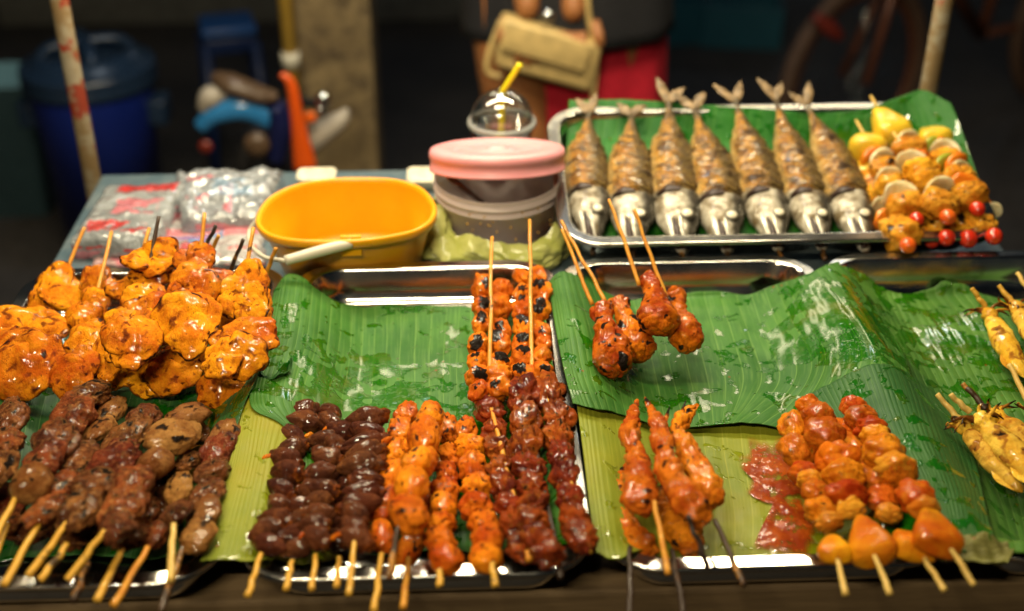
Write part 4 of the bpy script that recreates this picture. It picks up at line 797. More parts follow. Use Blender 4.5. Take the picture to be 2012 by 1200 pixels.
kebab('mixed skewer at the right with green pepper, onion and a red tomato high up', [(1829, 266, 56, 'pine'), (1836, 290, 50, 'pepperg'), (1852, 288, 46, 'peppero'), (1857, 298, 52, 'onion'), (1860, 312, 52, 'kebab'), (1852, 322, 46, 'pepperg'), (1874, 322, 48, 'peppero'), (1876, 334, 54, 'onion'), (1882, 348, 54, 'kebab'), (1892, 366, 56, 'peppero'), (1904, 384, 60, 'kebab'), (1920, 410, 30, 'tom', .012)], ((1801, 231, .016), (1920, 412, .01)), .0, .012)
kebab('mixed skewer lying low against the rightmost fish, its tomato nearest the rim', [(1684, 300, 36, 'onion'), (1698, 326, 46, 'pine'), (1712, 356, 44, 'kebab'), (1722, 384, 44, 'kebab'), (1730, 406, 44, 'onion'), (1744, 434, 52, 'peppero'), (1768, 458, 68, 'kebab', -.004), (1784, 482, 33, 'tomo', .004)], ((1676, 280, -.016), (1784, 484, .002)), -.02, -.01)
kebab('mixed skewer underneath, its red tomato third along the front', [(1800, 370, 50, 'kebab'), (1820, 410, 52, 'kebab'), (1842, 442, 50, 'kebab'), (1860, 467, 34, 'tom', -.002)], ((1790, 350, -.02), (1860, 470, -.006)), -.02, -.01)
kebab('mixed skewer underneath, its red tomato fourth along the front', [(1850, 380, 50, 'kebab'), (1872, 415, 52, 'kebab'), (1890, 445, 48, 'kebab'), (1902, 469, 36, 'tom', -.004)], ((1840, 360, -.02), (1902, 472, -.008)), -.02, -.012)
kebab('mixed skewer at the right end, its tomato at the tray corner', [(1905, 380, 46, 'kebab'), (1925, 412, 48, 'peppero'), (1948, 414, 34, 'onion'), (1930, 440, 46, 'kebab'), (1953, 464, 34, 'tom', .0)], ((1890, 350, -.01), (1953, 467, -.004)), -.014, -.004)
kebab('mixed skewer deep in shade, its dark red tomato between two others', [(1790, 420, 44, 'kebab'), (1812, 450, 44, 'kebab'), (1831, 473, 30, 'tom', -.012)], ((1780, 400, -.024), (1831, 476, -.014)), -.024, -.018)

# ------------------------------------------------------------------ things on the table: bucket, box, cup, bags
def plastic(name, c, rough=.3, sss=.0, var=.06, trans=0.0, **k):
    t = NT(name); col = t.mix(t.ramp(t.noise(14, 4, .6), .3, .7), tuple(x*(1-var) for x in c), tuple(min(1, x*(1+var)) for x in c))
    sm = t.noise(45, 4, .65)
    return t.P(Base_Color=col, Roughness=t.rng(sm, .3, .7, rough*.8, rough*1.35), Subsurface_Weight=sss, Subsurface_Radius=(.02, .012, .008) if sss > .5 else (.01, .006, .003), Transmission_Weight=trans, Normal=t.bump(t.noise(120, 3), .08, .001), **k)
M['bucket'] = plastic('yellow_orange_plastic', (.86, .38, .006), .32, .15)
M['grip'] = plastic('white_plastic_grip', (.62, .58, .47), .35)
M['pink'] = plastic('pink_plastic_lid', (.80, .33, .36), .35, .2)
t = NT('cloudy_pink_plastic'); tl_ = t.n('ShaderNodeBsdfTranslucent'); tl_.inputs[0].default_value = (.98, .86, .84, 1); tp_ = t.n('ShaderNodeBsdfTransparent'); t.P(Base_Color=(.95, .80, .78, 1), Roughness=.3)
m1 = t.n('ShaderNodeMixShader'); m1.inputs[0].default_value = .22; m2 = t.n('ShaderNodeMixShader'); m2.inputs[0].default_value = .02
t.t.links.new(t.b.outputs[0], m1.inputs[1]); t.t.links.new(tl_.outputs[0], m1.inputs[2]); t.t.links.new(m1.outputs[0], m2.inputs[1]); t.t.links.new(tp_.outputs[0], m2.inputs[2]); t.t.links.new(m2.outputs[0], t.t.nodes['Material Output'].inputs[0]); M['haze_pink'] = t.m
M['spoon'] = simple('dark_wooden_handle', (.10, .022, .010), .3, Coat_Weight=.5)
out = [(508, 430), (528, 392), (575, 366), (640, 353), (710, 350), (780, 354), (826, 370), (850, 400), (846, 428), (815, 450), (760, 463), (700, 470), (630, 471), (570, 468), (527, 456)]
ZR = .838; O = np.array([P(a, b, ZR) for a, b in out]); O = cat(np.vstack([O[-1:], O, O[:2]]), 18*8+1)[8:-9]; oc = O.mean(0)
bk = thing('bucket', 'yellow-orange plastic bucket with rounded corners beside the pink-lidded box', 'bucket', (oc[0], oc[1]+.02, TOPZ+.001))
bc = np.array([oc[0], oc[1]+.024, 0])
def bring(s, z, grow=0.0):
    q = (O-oc); L_ = np.linalg.norm(q[:, :2], axis=1)[:, None]; q = q*(1+grow/L_); f = (z-TOPZ)/(ZR-TOPZ)
    c = bc*(1-f)+oc*f; r = c+q*s; r[:, 2] = z; return r
rings = [bring(.80, TOPZ+.001), bring(.81, TOPZ+.003), bring(.90, .80), bring(.955, .822), bring(.965, .826, .0), bring(1, .8265, .002), bring(1, .831, .0035), bring(1, .836, .0035), bring(1, .8385, .0015), bring(1, .838, -.001), bring(.98, .832, -.001), bring(.90, .803, -.002), bring(.885, .801, -.002), bring(.83, .772, -.002), bring(.80, .766, -.003)]
V, F = loft(rings, True, True); mk('shell', V, F, M['bucket'], bk)
hp = [(690, 478, .833), (640, 490, .832), (560, 512, .828), (520, 505, .822), (494, 482, .818), (490, 455, .822), (505, 432, .832)]
H_ = [P(*a) for a in hp]; V, F = tube(H_[2:], .0022, n=10, m=40); hd = mk('handle', V, F, M['grip'], bk)
V, F = tube(H_[:3], np.array([.0048, .0055, .0048]), n=16, m=20); mk('grip', V, F, M['grip'], hd)
V, F = box(P(690, 484, .828)+np.array([0, .002, 0]), (.010, .002, .011), bev=.001); mk('handle_lug', V, F, M['bucket'], bk)

RC = P(977, 347, .835); rc = .0675
bx = thing('lidded_box', 'cloudy round plastic box with a pink lid set askew', 'box', (RC[0], RC[1], TOPZ+.001))
pf = [(.0, .003), (.056, .003), (.0575, .0), (.060, .003), (.0645, .055), (.0665, .0555), (.0670, .058), (.0650, .0595), (.0655, .0635), (.0678, .064), (.0680, .067), (.0660, .0685), (.0665, .0735), (.0672, .0745), (.0660, .0752), (.0650, .0735)]
V, F = lathe((RC[0], RC[1], TOPZ+.001), pf, 72); mk('box_body', V, F, M['haze_pink'], bx)
LM = rotx(math.radians(-15)); LC = np.array([RC[0], RC[1]-.002, .8640])
pf = [(.0, .0045), (.018, .0045), (.020, .0030), (.046, .0030), (.049, .0062), (.064, .0062), (.0695, .0045), (.0710, .001), (.0712, -.004), (.0700, -.0045), (.0702, -.014), (.0712, -.0145), (.0712, -.0170), (.0695, -.0172), (.0692, .0), (.062, .0035), (.0, .002)]
V, F = lathe(LC, pf, 72, M=LM); ld = mk('lid', V, F, M['pink'], bx)
V, F = lathe(LC+LM @ np.array([0, 0, .0048]), [(0, .003), (.008, .003), (.011, .0015), (.013, -.001)], 32, M=LM); mk('lid_knob', V, F, M['pink'], ld)
t = NT('food_crumbs'); M['crumb'] = t.P(Base_Color=(.62, .36, .06, 1), Roughness=.6)
parts = []
for _ in range(22):
    a = random.uniform(-2.6, -.5); z = random.uniform(.03, .066); r_ = .0605+.0045*(z/.055)+.0004
    D, F3 = ico(1); parts.append((D*random.uniform(.0006, .0016)+np.array([RC[0]+r_*math.cos(a), RC[1]+r_*math.sin(a), TOPZ+z]), F3))
V, F = join(parts); tag(mk('crumbs', V, F, M['crumb'], bx), kind='stuff')
sp = thing('spoon', 'dark brown spoon handle sticking out under the pink lid', 'spoon', P(900, 362, .838))
V, F = tube([P(868, 328, .860), P(882, 345, .851), P(908, 366, .838), P(950, 400, .80)], np.array([.0042, .0068, .0060, .003]), np.array([.002, .003, .003, .002]), n=14, m=30); mk('handle', V, F, M['spoon'], sp)

t = NT('yellow_green_plastic_film'); n = t.noise(40, 4, .6)
M['film_g'] = t.P(Base_Color=t.mix(t.ramp(n, .3, .7), (.46, .48, .11), (.62, .62, .22)), Roughness=.22, Transmission_Weight=.12, Specular_IOR_Level=.6, Normal=t.bump(t.noise(30, 3, .5, dist=1.5), .4, .005))
nu, nv = 40, 260; th = np.linspace(0, 2*np.pi, nv, endpoint=False); tt = np.linspace(0, 1, nu)
TH, TT = np.meshgrid(th, tt); fr_ = np.cos(TH+math.pi/2)
q = np.column_stack([np.cos(TH).ravel()*1.9, np.sin(TH).ravel()*1.9, TT.ravel()*1.5+TH.ravel()*.4])
fold = fbm(q, 4, 3.).reshape(nu, nv); rid = np.abs(fbm(q*1.5, 3, 8.).reshape(nu, nv))
topz = .035+.010*fbm(np.column_stack([np.cos(th)*2, np.sin(th)*2, th*0]), 2, 5.)+.012*np.exp(-((th-3.5)/.4)**2)
R_ = .0695+.016*np.sin(TT*np.pi)**.8*(1+.6*fold)+.010*(1-TT)+.006*rid+.006*np.exp(-((TH-4.7)/1.0)**2)
Zb = TOPZ+.002+topz[None]*TT+.004*fold*(TT > .05)
V = np.stack([RC[0]+R_*np.cos(TH), RC[1]+R_*np.sin(TH), Zb], -1).reshape(-1, 3)
gb = thing('plastic_bag', 'yellow-green plastic bag wrapped round the foot of the pink-lidded box', 'bag', (RC[0], RC[1], TOPZ))
mk('wrap', V, gridF(nu, nv, True), M['film_g'], gb)
for pts_, w_ in (([(862, 405, .812), (862, 440, .80), (872, 480, .79), (892, 515, .784)], .012), ([(858, 420, .81), (850, 455, .80), (850, 485, .785), (848, 508, .775)], .014)):
    C = [P(*a) for a in pts_]; V, F = tube(C, np.array([.008, .012, .014, .012])*w_/.012, np.array([.004, .006, .007, .005]), n=24, m=50); V = V+vnormal(V, F)*(.003*np.abs(fbm(V*np.array([320, 60, 60]), 2)))[:, None]; mk('twisted_tail', V, F, M['film_g'], gb)

# cup with a dome lid and a bent straw
cl = bpy.data.materials.new('clear_plastic'); cl.use_nodes = True; tr_ = cl.node_tree; tr_.nodes.remove(tr_.nodes['Principled BSDF'])
lw = tr_.nodes.new('ShaderNodeLayerWeight'); lw.inputs[0].default_value = .35; tp = tr_.nodes.new('ShaderNodeBsdfTransparent'); tp.inputs[0].default_value = (.95, .95, .94, 1); gs = tr_.nodes.new('ShaderNodeBsdfGlossy'); gs.inputs['Roughness'].default_value = .08
mr = tr_.nodes.new('ShaderNodeMapRange'); mr.inputs['To Min'].default_value = .07; mr.inputs['To Max'].default_value = .6; mx = tr_.nodes.new('ShaderNodeMixShader')
tr_.links.new(lw.outputs['Facing'], mr.inputs['Value']); tr_.links.new(mr.outputs[0], mx.inputs[0]); tr_.links.new(tp.outputs[0], mx.inputs[1]); tr_.links.new(gs.outputs[0], mx.inputs[2]); tr_.links.new(mx.outputs[0], tr_.nodes['Material Output'].inputs[0])
M['clear'] = cl; M['clear_rim'] = plastic('cloudy_clear_plastic', (.55, .55, .53), .2, trans=.55)
M['straw'] = plastic('yellow_straw', (.80, .66, .01), .3)
CC = PY(986, 240, 1.345); cz = CC[2]; rr = .0385
cu = thing('plastic_cup', 'empty clear plastic cup with dome lid and bent yellow straw', 'cup', (CC[0], CC[1], TOPZ))
pf = [(0, .002), (.024, .002), (.026, .004), (.0355, cz-TOPZ-.004), (.0348, cz-TOPZ-.004), (.0252, .005), (0, .0035)]
V, F = lathe((CC[0], CC[1], TOPZ), pf, 56); mk('cup_body', V, F, M['clear'], cu)
V, F = lathe((CC[0], CC[1], cz), [(.0355, -.004), (.0385, -.003), (.0395, .0), (.0385, .003), (.0355, .0035), (.0345, .0)], 56); mk('rim', V, F, M['clear_rim'], cu)
aa = np.linspace(0, 1.42, 14); pf = [(.0355*math.cos(x), .036*math.sin(x)+.003) for x in aa]+[(.0348*math.cos(x), .0353*math.sin(x)+.003) for x in aa[::-1]]
V, F = lathe((CC[0], CC[1], cz), pf, 56); mk('dome_lid', V, F, M['clear'], cu)
V, F = tube([(CC[0]-.004, CC[1], TOPZ+.006), (CC[0], CC[1], cz), PY(985, 190, CC[1]), PY(988, 180, CC[1]), PY(1022, 126, CC[1]-.004)], .0036, n=14, m=60); mk('straw', V, F, M['straw'], cu)

# packs of printed plastic bags
def packm(name, prints, base=(.30, .32, .34)):
    t = NT(name); uvn = t.n('ShaderNodeUVMap'); sx = t.n('ShaderNodeSeparateXYZ'); t.set(sx, 0, uvn.outputs[0]); u, v = sx.outputs[0], sx.outputs[1]
    j = t.math('MULTIPLY', t.math('SUBTRACT', t.noise(55, 3, .6), .5), .10); u = t.math('ADD', u, j); v = t.math('ADD', v, j)
    col = t.mix(t.ramp(t.noise(25, 4), .35, .7), base, tuple(x*.62 for x in base))
    for (u0, u1, v0, v1, c, f) in prints:
        m = t.math('MULTIPLY', t.math('MULTIPLY', t.ramp(u, u0-.01, u0+.01), t.ramp(u, u1+.01, u1-.01)), t.math('MULTIPLY', t.ramp(v, v0-.01, v0+.01), t.ramp(v, v1+.01, v1-.01)))
        if f: m = t.math('MULTIPLY', m, t.ramp(t.noise(f, 2), .47, .53))
        col = t.mix(t.math('MULTIPLY', m, .85), col, c)
    cr = t.math('ADD', t.vor(34, feat='DISTANCE_TO_EDGE'), t.math('MULTIPLY', t.noise(60, 4, .6, dist=1.5), .8))
    return t.P(Base_Color=col, Roughness=.12, Coat_Weight=1.0, Coat_Roughness=.04, Coat_IOR=1.8, Specular_IOR_Level=.6, Normal=t.bump(cr, 1.0, .006))
RED, PNK, BLU, YEL = (.55, .015, .012), (.60, .16, .20), (.10, .26, .50), (.68, .38, .03)
def pack(label, corners, z, h, mat, crink, seed, n=70):
    A = [P(a, b, z+h) for a, b in corners]; u, v = np.meshgrid(np.linspace(0, 1, n), np.linspace(0, 1, n))
    B = lambda u, v: (A[0]*((1-u)*(1-v))[..., None]+A[1]*(u*(1-v))[..., None]+A[2]*(u*v)[..., None]+A[3]*((1-u)*v)[..., None])   # back-left, back-right, front-right, front-left
    X = B(u, v); e = np.minimum(np.minimum(u, 1-u), np.minimum(v, 1-v)); q = np.column_stack([X[..., 0].ravel(), X[..., 1].ravel(), np.full(n*n, seed)])
    X[..., 2] += crink*(fbm(q*45, 3, seed).reshape(n, n)+.7-1.4*np.abs(fbm(q*28, 2, seed+2).reshape(n, n)))-h*.35*np.exp(-e/.03)
    X[..., 0] += .003*fbm(q*60, 2, seed+4).reshape(n, n)*np.exp(-e/.05); X[..., 2] = np.maximum(X[..., 2], z+.001)
    V = X.reshape(-1, 3); ids = np.arange(n*n).reshape(n, n); ring = np.concatenate([ids[0, :-1], ids[:-1, -1], ids[-1, :0:-1], ids[:0:-1, 0]])
    k = len(ring); L1 = V[ring].copy(); c = V.mean(0); rr = []
    for f, g in ((.5, 1.015), (.12, 1.01), (0, .99)):
        q = c+(L1-c)*g; q[:, 2] = z+.0005+(L1[:, 2]-z)*f; q[:, :2] += .0016*fbm(q*120, 2, seed)[:, None]; rr.append(q)
    VV = np.vstack([V]+rr); uv = np.vstack([np.column_stack([u.ravel(), v.ravel()])]+[np.column_stack([u.ravel(), v.ravel()])[ring]*.02+.5]*3)
    idx = [ring]+[n*n+i*k+np.arange(k) for i in range(3)]; Fq = [gridF(n, n)]
    for a_, b_ in zip(idx[:-1], idx[1:]): Fq.append(np.stack([a_, b_, np.roll(b_, -1), np.roll(a_, -1)], 1))
    return tag(mk('bag_pack', VV, [np.vstack(Fq)], mat, uv=uv), label, 'bag pack', 'packs of plastic bags on the table')
pack('thick pack of clear bags with red print, nearest the left post', [(207, 358), (372, 350), (296, 474), (136, 466)], TOPZ, .026, packm('bags_red_print', [(.22, .92, .06, .22, RED, 0), (.12, .9, .72, .90, RED, 60), (.3, .85, .34, .60, PNK, 45)]), .0022, 2.)
pack('crumpled silvery heap of plastic bags behind the printed sheets', [(345, 330), (552, 322), (515, 420), (352, 430)], TOPZ, .026, packm('bags_silver', [(.1, .6, .2, .9, PNK, 30), (.2, .8, .3, .6, (.2, .3, .42), 40)], (.30, .32, .35)), .0045, 3.)
pack('flat pack of bags with pink and blue print beside the yellow bucket', [(330, 424), (512, 418), (520, 512), (292, 512)], TOPZ, .010, packm('bags_pink_print', [(.02, .96, .30, .48, PNK, 0), (.1, .95, .6, .9, RED, 40), (.30, .62, .04, .66, BLU, 45), (.05, .5, .5, .58, (.3, .12, .4), 0)], (.44, .42, .42)), .0016, 4.)
pack('small pink and yellow printed bag lying in front of the thick pack', [(190, 486), (300, 486), (300, 518), (178, 518)], TOPZ, .005, packm('bag_pink_yellow', [(.0, 1., .1, .4, YEL, 30), (.0, 1., .4, 1., PNK, 40)], (.62, .40, .40)), .0012, 5., 40)
# two foam trays at the back of the table
M['foam'] = simple('off_white_foam', (.62, .57, .45), .6, bump=.3, bs=300)
for px, py, hx, hy, lab in ((622, 344, .022, .016, 'small off-white foam tray behind the yellow bucket'), (838, 345, .022, .020, 'off-white foam tray half hidden behind the pink-lidded box')):
    c = P(px, py, TOPZ+.012); R = [np.column_stack([rrect(hx*s, hy*s, .008*s, 6), np.full(24, z)]) for s, z in ((.82, -.011), (1, 0), (1.04, .001), (1.03, .0025), (.97, .002), (.8, -.008))]
    V, F = loft(R, True, True); tag(mk('foam_tray', V+c, F, M['foam']), lab, 'foam tray', 'foam trays on the table')

# ------------------------------------------------------------------ behind the stall
M['binblue'] = plastic('dark_blue_plastic', (.008, .024, .24), .4); M['binlid'] = plastic('blue_black_plastic', (.014, .030, .065), .25)
LB = P(172, 128, .46); kb = mpx(LB); r0 = 131*kb
bn = thing('waste_bin', 'round dark blue plastic bin with black lid behind the left post', 'bin', (LB[0], LB[1], 0))
pf = [(0, .005), (r0*.72, .005), (r0*.74, .0), (r0*.90, .40), (r0*.93, .41), (r0*.95, .425), (r0*.93, .44), (r0*.9, .44), (r0*.86, .42), (r0*.7, .02), (0, .015)]
V, F = lathe((LB[0], LB[1], 0), pf, 64); bb = mk('barrel', V, F, M['binblue'], bn)
pf = [(r0*.92, -.035), (r0*.99, -.033), (r0*1.0, -.015), (r0*.97, -.010), (r0*1.0, -.004), (r0*.99, .012), (r0*.93, .017), (r0*.88, .014), (r0*.84, .024), (r0*.70, .040), (r0*.62, .042), (r0*.58, .030), (r0*.2, .032), (0, .034)]
V, F = lathe((LB[0], LB[1], .455), pf, 64); ll = mk('lid', V, F, M['binlid'], bn)
for a in (.4, 1.97): 
    d = np.array([math.cos(a), math.sin(a), 0]); V, F = tube([LB+d*r0*.68+[0, 0, .03], LB+d*r0*.4+[0, 0, .052], LB-d*r0*.4+[0, 0, .052], LB-d*r0*.68+[0, 0, .03]], .016, .012, n=14, m=30); mk('lid_rib', V, F, M['binlid'], ll)
for s in (-1, 1): V, F = box((LB[0]+s*r0*.96, LB[1], .36), (.022, .035, .03), bev=.008); mk('handle', V, F, M['binlid'], bn)
M['tub'] = plastic('pale_blue_plastic', (.16, .32, .40), .3)
c = P(-8, 150, .34); R = [np.column_stack([rrect(.10*s, .08*s, .03*s, 6), np.full(24, z)]) for s, z in ((.8, -.34), (1, 0), (1.06, .0), (1.07, .006), (.98, .008), (.78, -.30))]
V, F = loft(R, True, True); tag(mk('plastic_tub', V+c, F, M['tub']), 'pale blue plastic tub left of the dark blue bin, cut by the edge', 'tub')
t = NT('stained_concrete'); n = t.noise(9, 6, .65)
M['concrete'] = t.P(Base_Color=t.mix(t.ramp(t.noise(22, 5, .7), .42, .68), t.mix(t.ramp(n, .3, .7), (.30, .22, .11), (.19, .135, .065)), (.08, .055, .03)), Roughness=.85, Normal=t.bump(t.noise(60, 5), .6, .006))
cc = PY(652, 100, 2.40); V, F = box((cc[0], 2.40+.08, 1.3), (.079, .079, 1.3), bev=.008)
co = thing('concrete_column', 'square stained concrete column behind the yellow bucket', 'column', (cc[0], 2.48, 0)); mk('shaft', V, F, M['concrete'], co, smooth=False)
V, F = box((cc[0], 2.48, .03), (.10, .10, .03), bev=.01); mk('plinth', V, F, M['concrete'], co, smooth=False)
cp = PY(566, 60, 2.36); yp = thing('yellow_pipe', 'slim mustard yellow pipe standing beside the concrete column', 'pipe', (cp[0], 2.36, 0))
M['ypipe'] = plastic('mustard_yellow_pipe', (.42, .26, .04), .5); V, F = tube([(cp[0], 2.36, 0), (cp[0], 2.36, 2.4)], .0145, n=18); mk('pipe', V, F, M['ypipe'], yp)
for z in (.55, 1.2): V, F = tube([(cp[0], 2.36, z), (cp[0], 2.36, z+.03)], .018, n=18); mk('pipe_clip', V, F, M['grip'], yp)
# lamp added out of view on the column, to brighten the street behind
area_root = thing('added_street_lamp', 'added unseen tube lamp high on the concrete column, brightening the street', 'lamp', (cc[0]+.15, 2.20, 2.30), 'stall lamps')
V, F = tube([(cc[0], 2.40, 2.36), (cc[0]+.15, 2.20, 2.36)], .01, n=10); mk('bracket', V, F, M['rust'], area_root)
V, F = box((cc[0]+.15, 2.20, 2.335), (.30, .025, .018), bev=.004); mk('housing', V, F, M['white'], area_root, smooth=False)
V, F = tube([(cc[0]-.12, 2.20, 2.304), (cc[0]+.42, 2.20, 2.304)], .011, n=14, up=(0, 1, 0)); mk('tube', V, F, M['glow'], area_root)
area('tube_light', (cc[0]+.15, 2.20, 2.288), (0, 0, 0), .54, .03, 8.0, (.78, .89, 1.0), area_root)
# stool
M['stool'] = plastic('blue_plastic_stool', (.016, .08, .30), .35); M['stool_leg'] = plastic('navy_stool_leg', (.006, .02, .09), .4)
sc_ = P(445, 40, .42); st = thing('plastic_stool', 'blue plastic stool on the street behind the bin', 'stool', (sc_[0], sc_[1], 0)); h = .066
V, F = box((sc_[0], sc_[1], .41), (h, h, .012), .25, .008); mk('seat', V, F, M['stool'], st)
V, F = box((sc_[0], sc_[1], .375), (h*.97, h*.97, .02), .25, .006); mk('apron', V, F, M['stool_leg'], st)
for a in range(4):
    d = np.array([math.cos(a*math.pi/2+1.03), math.sin(a*math.pi/2+1.03), 0]); V, F = tube([sc_*[1, 1, 0]+d*.105+[0, 0, .0], sc_*[1, 1, 0]+d*.082+[0, 0, .38]], np.array([.011, .014]), n=8); mk('leg', V, F, M['stool_leg'], st)
# small motorbike
Ym = 2.14; q_ = lambda px, py, dy=0: PY(px, py, Ym+dy); km = mpx(q_(500, 250))
mb = thing('motorbike', 'small parked motorbike with blue body, brown seat and orange front shield', 'motorbike', (q_(500, 250)[0], Ym, 0))
M['mblue'] = plastic('glossy_sky_blue', (.03, .22, .55), .2, Coat_Weight=.8); M['mdark'] = plastic('black_rubber', (.012, .011, .012), .6); M['seat'] = simple('brown_vinyl', (.10, .06, .035), .35); M['orange'] = plastic('orange_plastic', (.72, .09, .006), .35)
M['navy'] = plastic('navy_plastic', (.008, .012, .07), .3); M['pale'] = plastic('pale_grey_plastic', (.42, .37, .31), .35); M['chrome'] = simple('chrome', (.7, .72, .75), .08, 1.0); M['lampred'] = plastic('red_lens', (.16, .02, .012), .3); M['lampor'] = plastic('orange_lens', (.75, .12, .006), .15)
I3 = np.eye(3)
V, F = tube([q_(392, 250), q_(425, 222), q_(480, 214), (q_(535, 240))], np.array([10, 17, 17, 11])*km, np.array([14, 22, 24, 16])*km, n=20, m=40); mk('body', V, F, M['mblue'], mb)
V, F = tube([q_(398, 215), q_(415, 190), q_(448, 182)], np.array([12, 22, 10])*km, n=18, m=24); mk('tail_cowl', V, F, M['pale'], mb)
V, F = tube([q_(425, 150, .02), q_(455, 165), q_(510, 185), q_(545, 190)], np.array([16, 28, 26, 12])*km, np.array([12, 20, 18, 10])*km, n=20, m=40); mk('seat', V, F, M['seat'], mb)
V, F = tube([q_(545, 205), q_(552, 250), q_(545, 310)], np.array([16, 24, 20])*km, np.array([30, 34, 30])*km, n=20, m=30); mk('leg_guard', V, F, M['navy'], mb)
V, F = tube([q_(552, 145, -.08), q_(572, 165, -.08), q_(584, 230, -.08), q_(600, 330, -.08)], np.array([6, 10, 13, 23])*km, np.array([5, 8, 10, 14])*km, n=18, m=40); mk('front_shield', V, F, M['orange'], mb)
V, F = tube([q_(598, 290, -.02), q_(630, 262, -.02), q_(668, 235, -.02), q_(682, 215, -.02)], np.array([22, 24, 18, 6])*km, n=18, m=30); mk('fairing', V, F, M['pale'], mb)
for px, py, r_, m_, nm in ((610, 230, 12, 'lampor', 'indicator'), (634, 196, 15, 'chrome', 'mirror'), (633, 217, 10, 'chrome', 'headlight'), (404, 288, 14, 'lampred', 'tail_light'), (505, 284, 26, 'seat', 'engine_cover')):
    V, F, ch = blobV(q_(px, py, -.06 if px > 600 else -.03), I3, (r_*km, r_*km*.6, r_*km), 3, amp=.03, fine=0); mk(nm, V, F, M[m_], mb)
V, F = tube([q_(575, 190, .02), q_(600, 200, -.02), q_(632, 205, -.05)], .009, n=12, m=16); mk('handlebar', V, F, M['mdark'], mb)
for px in (430, 640):
    cx = q_(px, 300)[0]; a = np.linspace(0, 2*np.pi, 33); V, F = tube(np.column_stack([cx+.115*np.cos(a), np.full(33, Ym+.05), .145+.115*np.sin(a)]), .03, n=12, m=64, up=(0, 1, 0), cap=False); wl = mk('wheel', V, F, M['mdark'], mb)
    V, F = tube([(cx, Ym+.02, .145), (cx, Ym+.08, .145)], .05, n=18); mk('hub', V, F, M['chrome'], wl)
V, F = tube([(q_(430, 300)[0], Ym+.05, .145), q_(500, 260, .05), (q_(640, 300)[0], Ym+.05, .145)], .018, n=12, m=20); mk('frame', V, F, M['mdark'], mb)

# person with a handbag
xp, yp_ = PY(1090, 100, 2.12)[0], 2.12
def skin_body(name, verts, edges, radii, mat, parent=None, sub=2):
    me = bpy.data.meshes.new(name); me.from_pydata([tuple(v) for v in verts], edges, []); o = bpy.data.objects.new(name, me); COL.objects.link(o)
    md = o.modifiers.new('skin', 'SKIN'); md.use_smooth_shade = True
    for i, r in enumerate(radii): me.skin_vertices[0].data[i].radius = r if isinstance(r, tuple) else (r, r)
    me.skin_vertices[0].data[0].use_root = True
    sb = o.modifiers.new('sub', 'SUBSURF'); sb.levels = sb.render_levels = sub
    me.materials.append(mat); o.parent = parent; return o
def skinm(name, c): 
    t = NT(name); return t.P(Base_Color=t.mix(t.noise(30, 4), c, tuple(x*.8 for x in c)), Roughness=.45, Subsurface_Weight=.15, Subsurface_Radius=(.02, .008, .004), Normal=t.bump(t.noise(300, 3), .15, .001))
M['skin'] = skinm('tanned_skin', (.42, .17, .06)); M['cream'] = simple('cream_leather', (.58, .42, .17), .5, bump=.3, bs=160); M['redcloth'] = simple('crimson_cloth', (.62, .012, .035), .8, bump=.4, bs=500); M['darkcloth'] = simple('black_cloth', (.010, .010, .014), .9, bump=.4, bs=500); M['hair'] = simple('black_hair', (.01, .008, .007), .5, bump=.8, bs=300)
pe = thing('person', 'person in dark top and red skirt holding a cream handbag in both hands', 'person', (xp, yp_, 0))
hl, hr = PY(1036, 40, 2.0)-[xp, yp_, 0], PY(1126, 46, 2.0)-[xp, yp_, 0]; lf = PY(1030, 220, 2.02)[0]-xp
bv = [(0, 0, .88), (0, .0, 1.08), (0, 0, 1.26), (0, 0, 1.36), (0, -.02, 1.46), (0, -.02, 1.57),           # pelvis, waist, chest, neck, head, crown
      (-.17, 0, 1.28), (-.21, -.02, 1.0), tuple(hl+[0, .03, .07]), tuple(hl), (.17, 0, 1.28), (.21, -.02, 1.0), tuple(hr+[0, .03, .07]), tuple(hr),
      (-.09, 0, .82), (lf, -.06, .48), (lf-.01, -.04, .09), (lf-.02, -.13, .04), (.10, 0, .82), (.10, .0, .48), (.10, .04, .09), (.11, -.05, .04)]
be = [(0, 1), (1, 2), (2, 3), (3, 4), (4, 5), (2, 6), (6, 7), (7, 8), (8, 9), (2, 10), (10, 11), (11, 12), (12, 13), (0, 14), (14, 15), (15, 16), (16, 17), (0, 18), (18, 19), (19, 20), (20, 21)]
br = [(.15, .11), (.125, .09), (.15, .10), .05, .085, .07, .055, .042, .028, (.032, .02), .055, .042, .028, (.032, .02), .085, .055, .038, (.04, .025), .085, .055, .038, (.04, .025)]
skin_body('body', bv, be, br, M['skin'], pe)
fing = []
for hnd, s in ((hl, 1), (hr, -1)):
    for i in range(5):
        x = (-.026+.013*i)*s; l = (.05, .062, .066, .06, .045)[i] if i else .045
        b0 = np.array(hnd)+[xp+x*.9, yp_-.012, -.012]; 
        if i == 0: b0 = np.array(hnd)+[xp-.034*s*-1*-1, yp_-.005, .004]
        V, F = tube([b0, b0+[x*.25, -.016, -l*.45], b0+[x*.3, -.010, -l*.8], b0+[x*.3, .012, -l*.95]], np.array([.0095, .009, .0082, .006]), n=10, m=18); fing.append((V, F))
V, F = join(fing); mk('fingers', V, F, M['skin'], pe)
nu, nv = 30, 80; th = np.linspace(0, 2*np.pi, nv, endpoint=False)
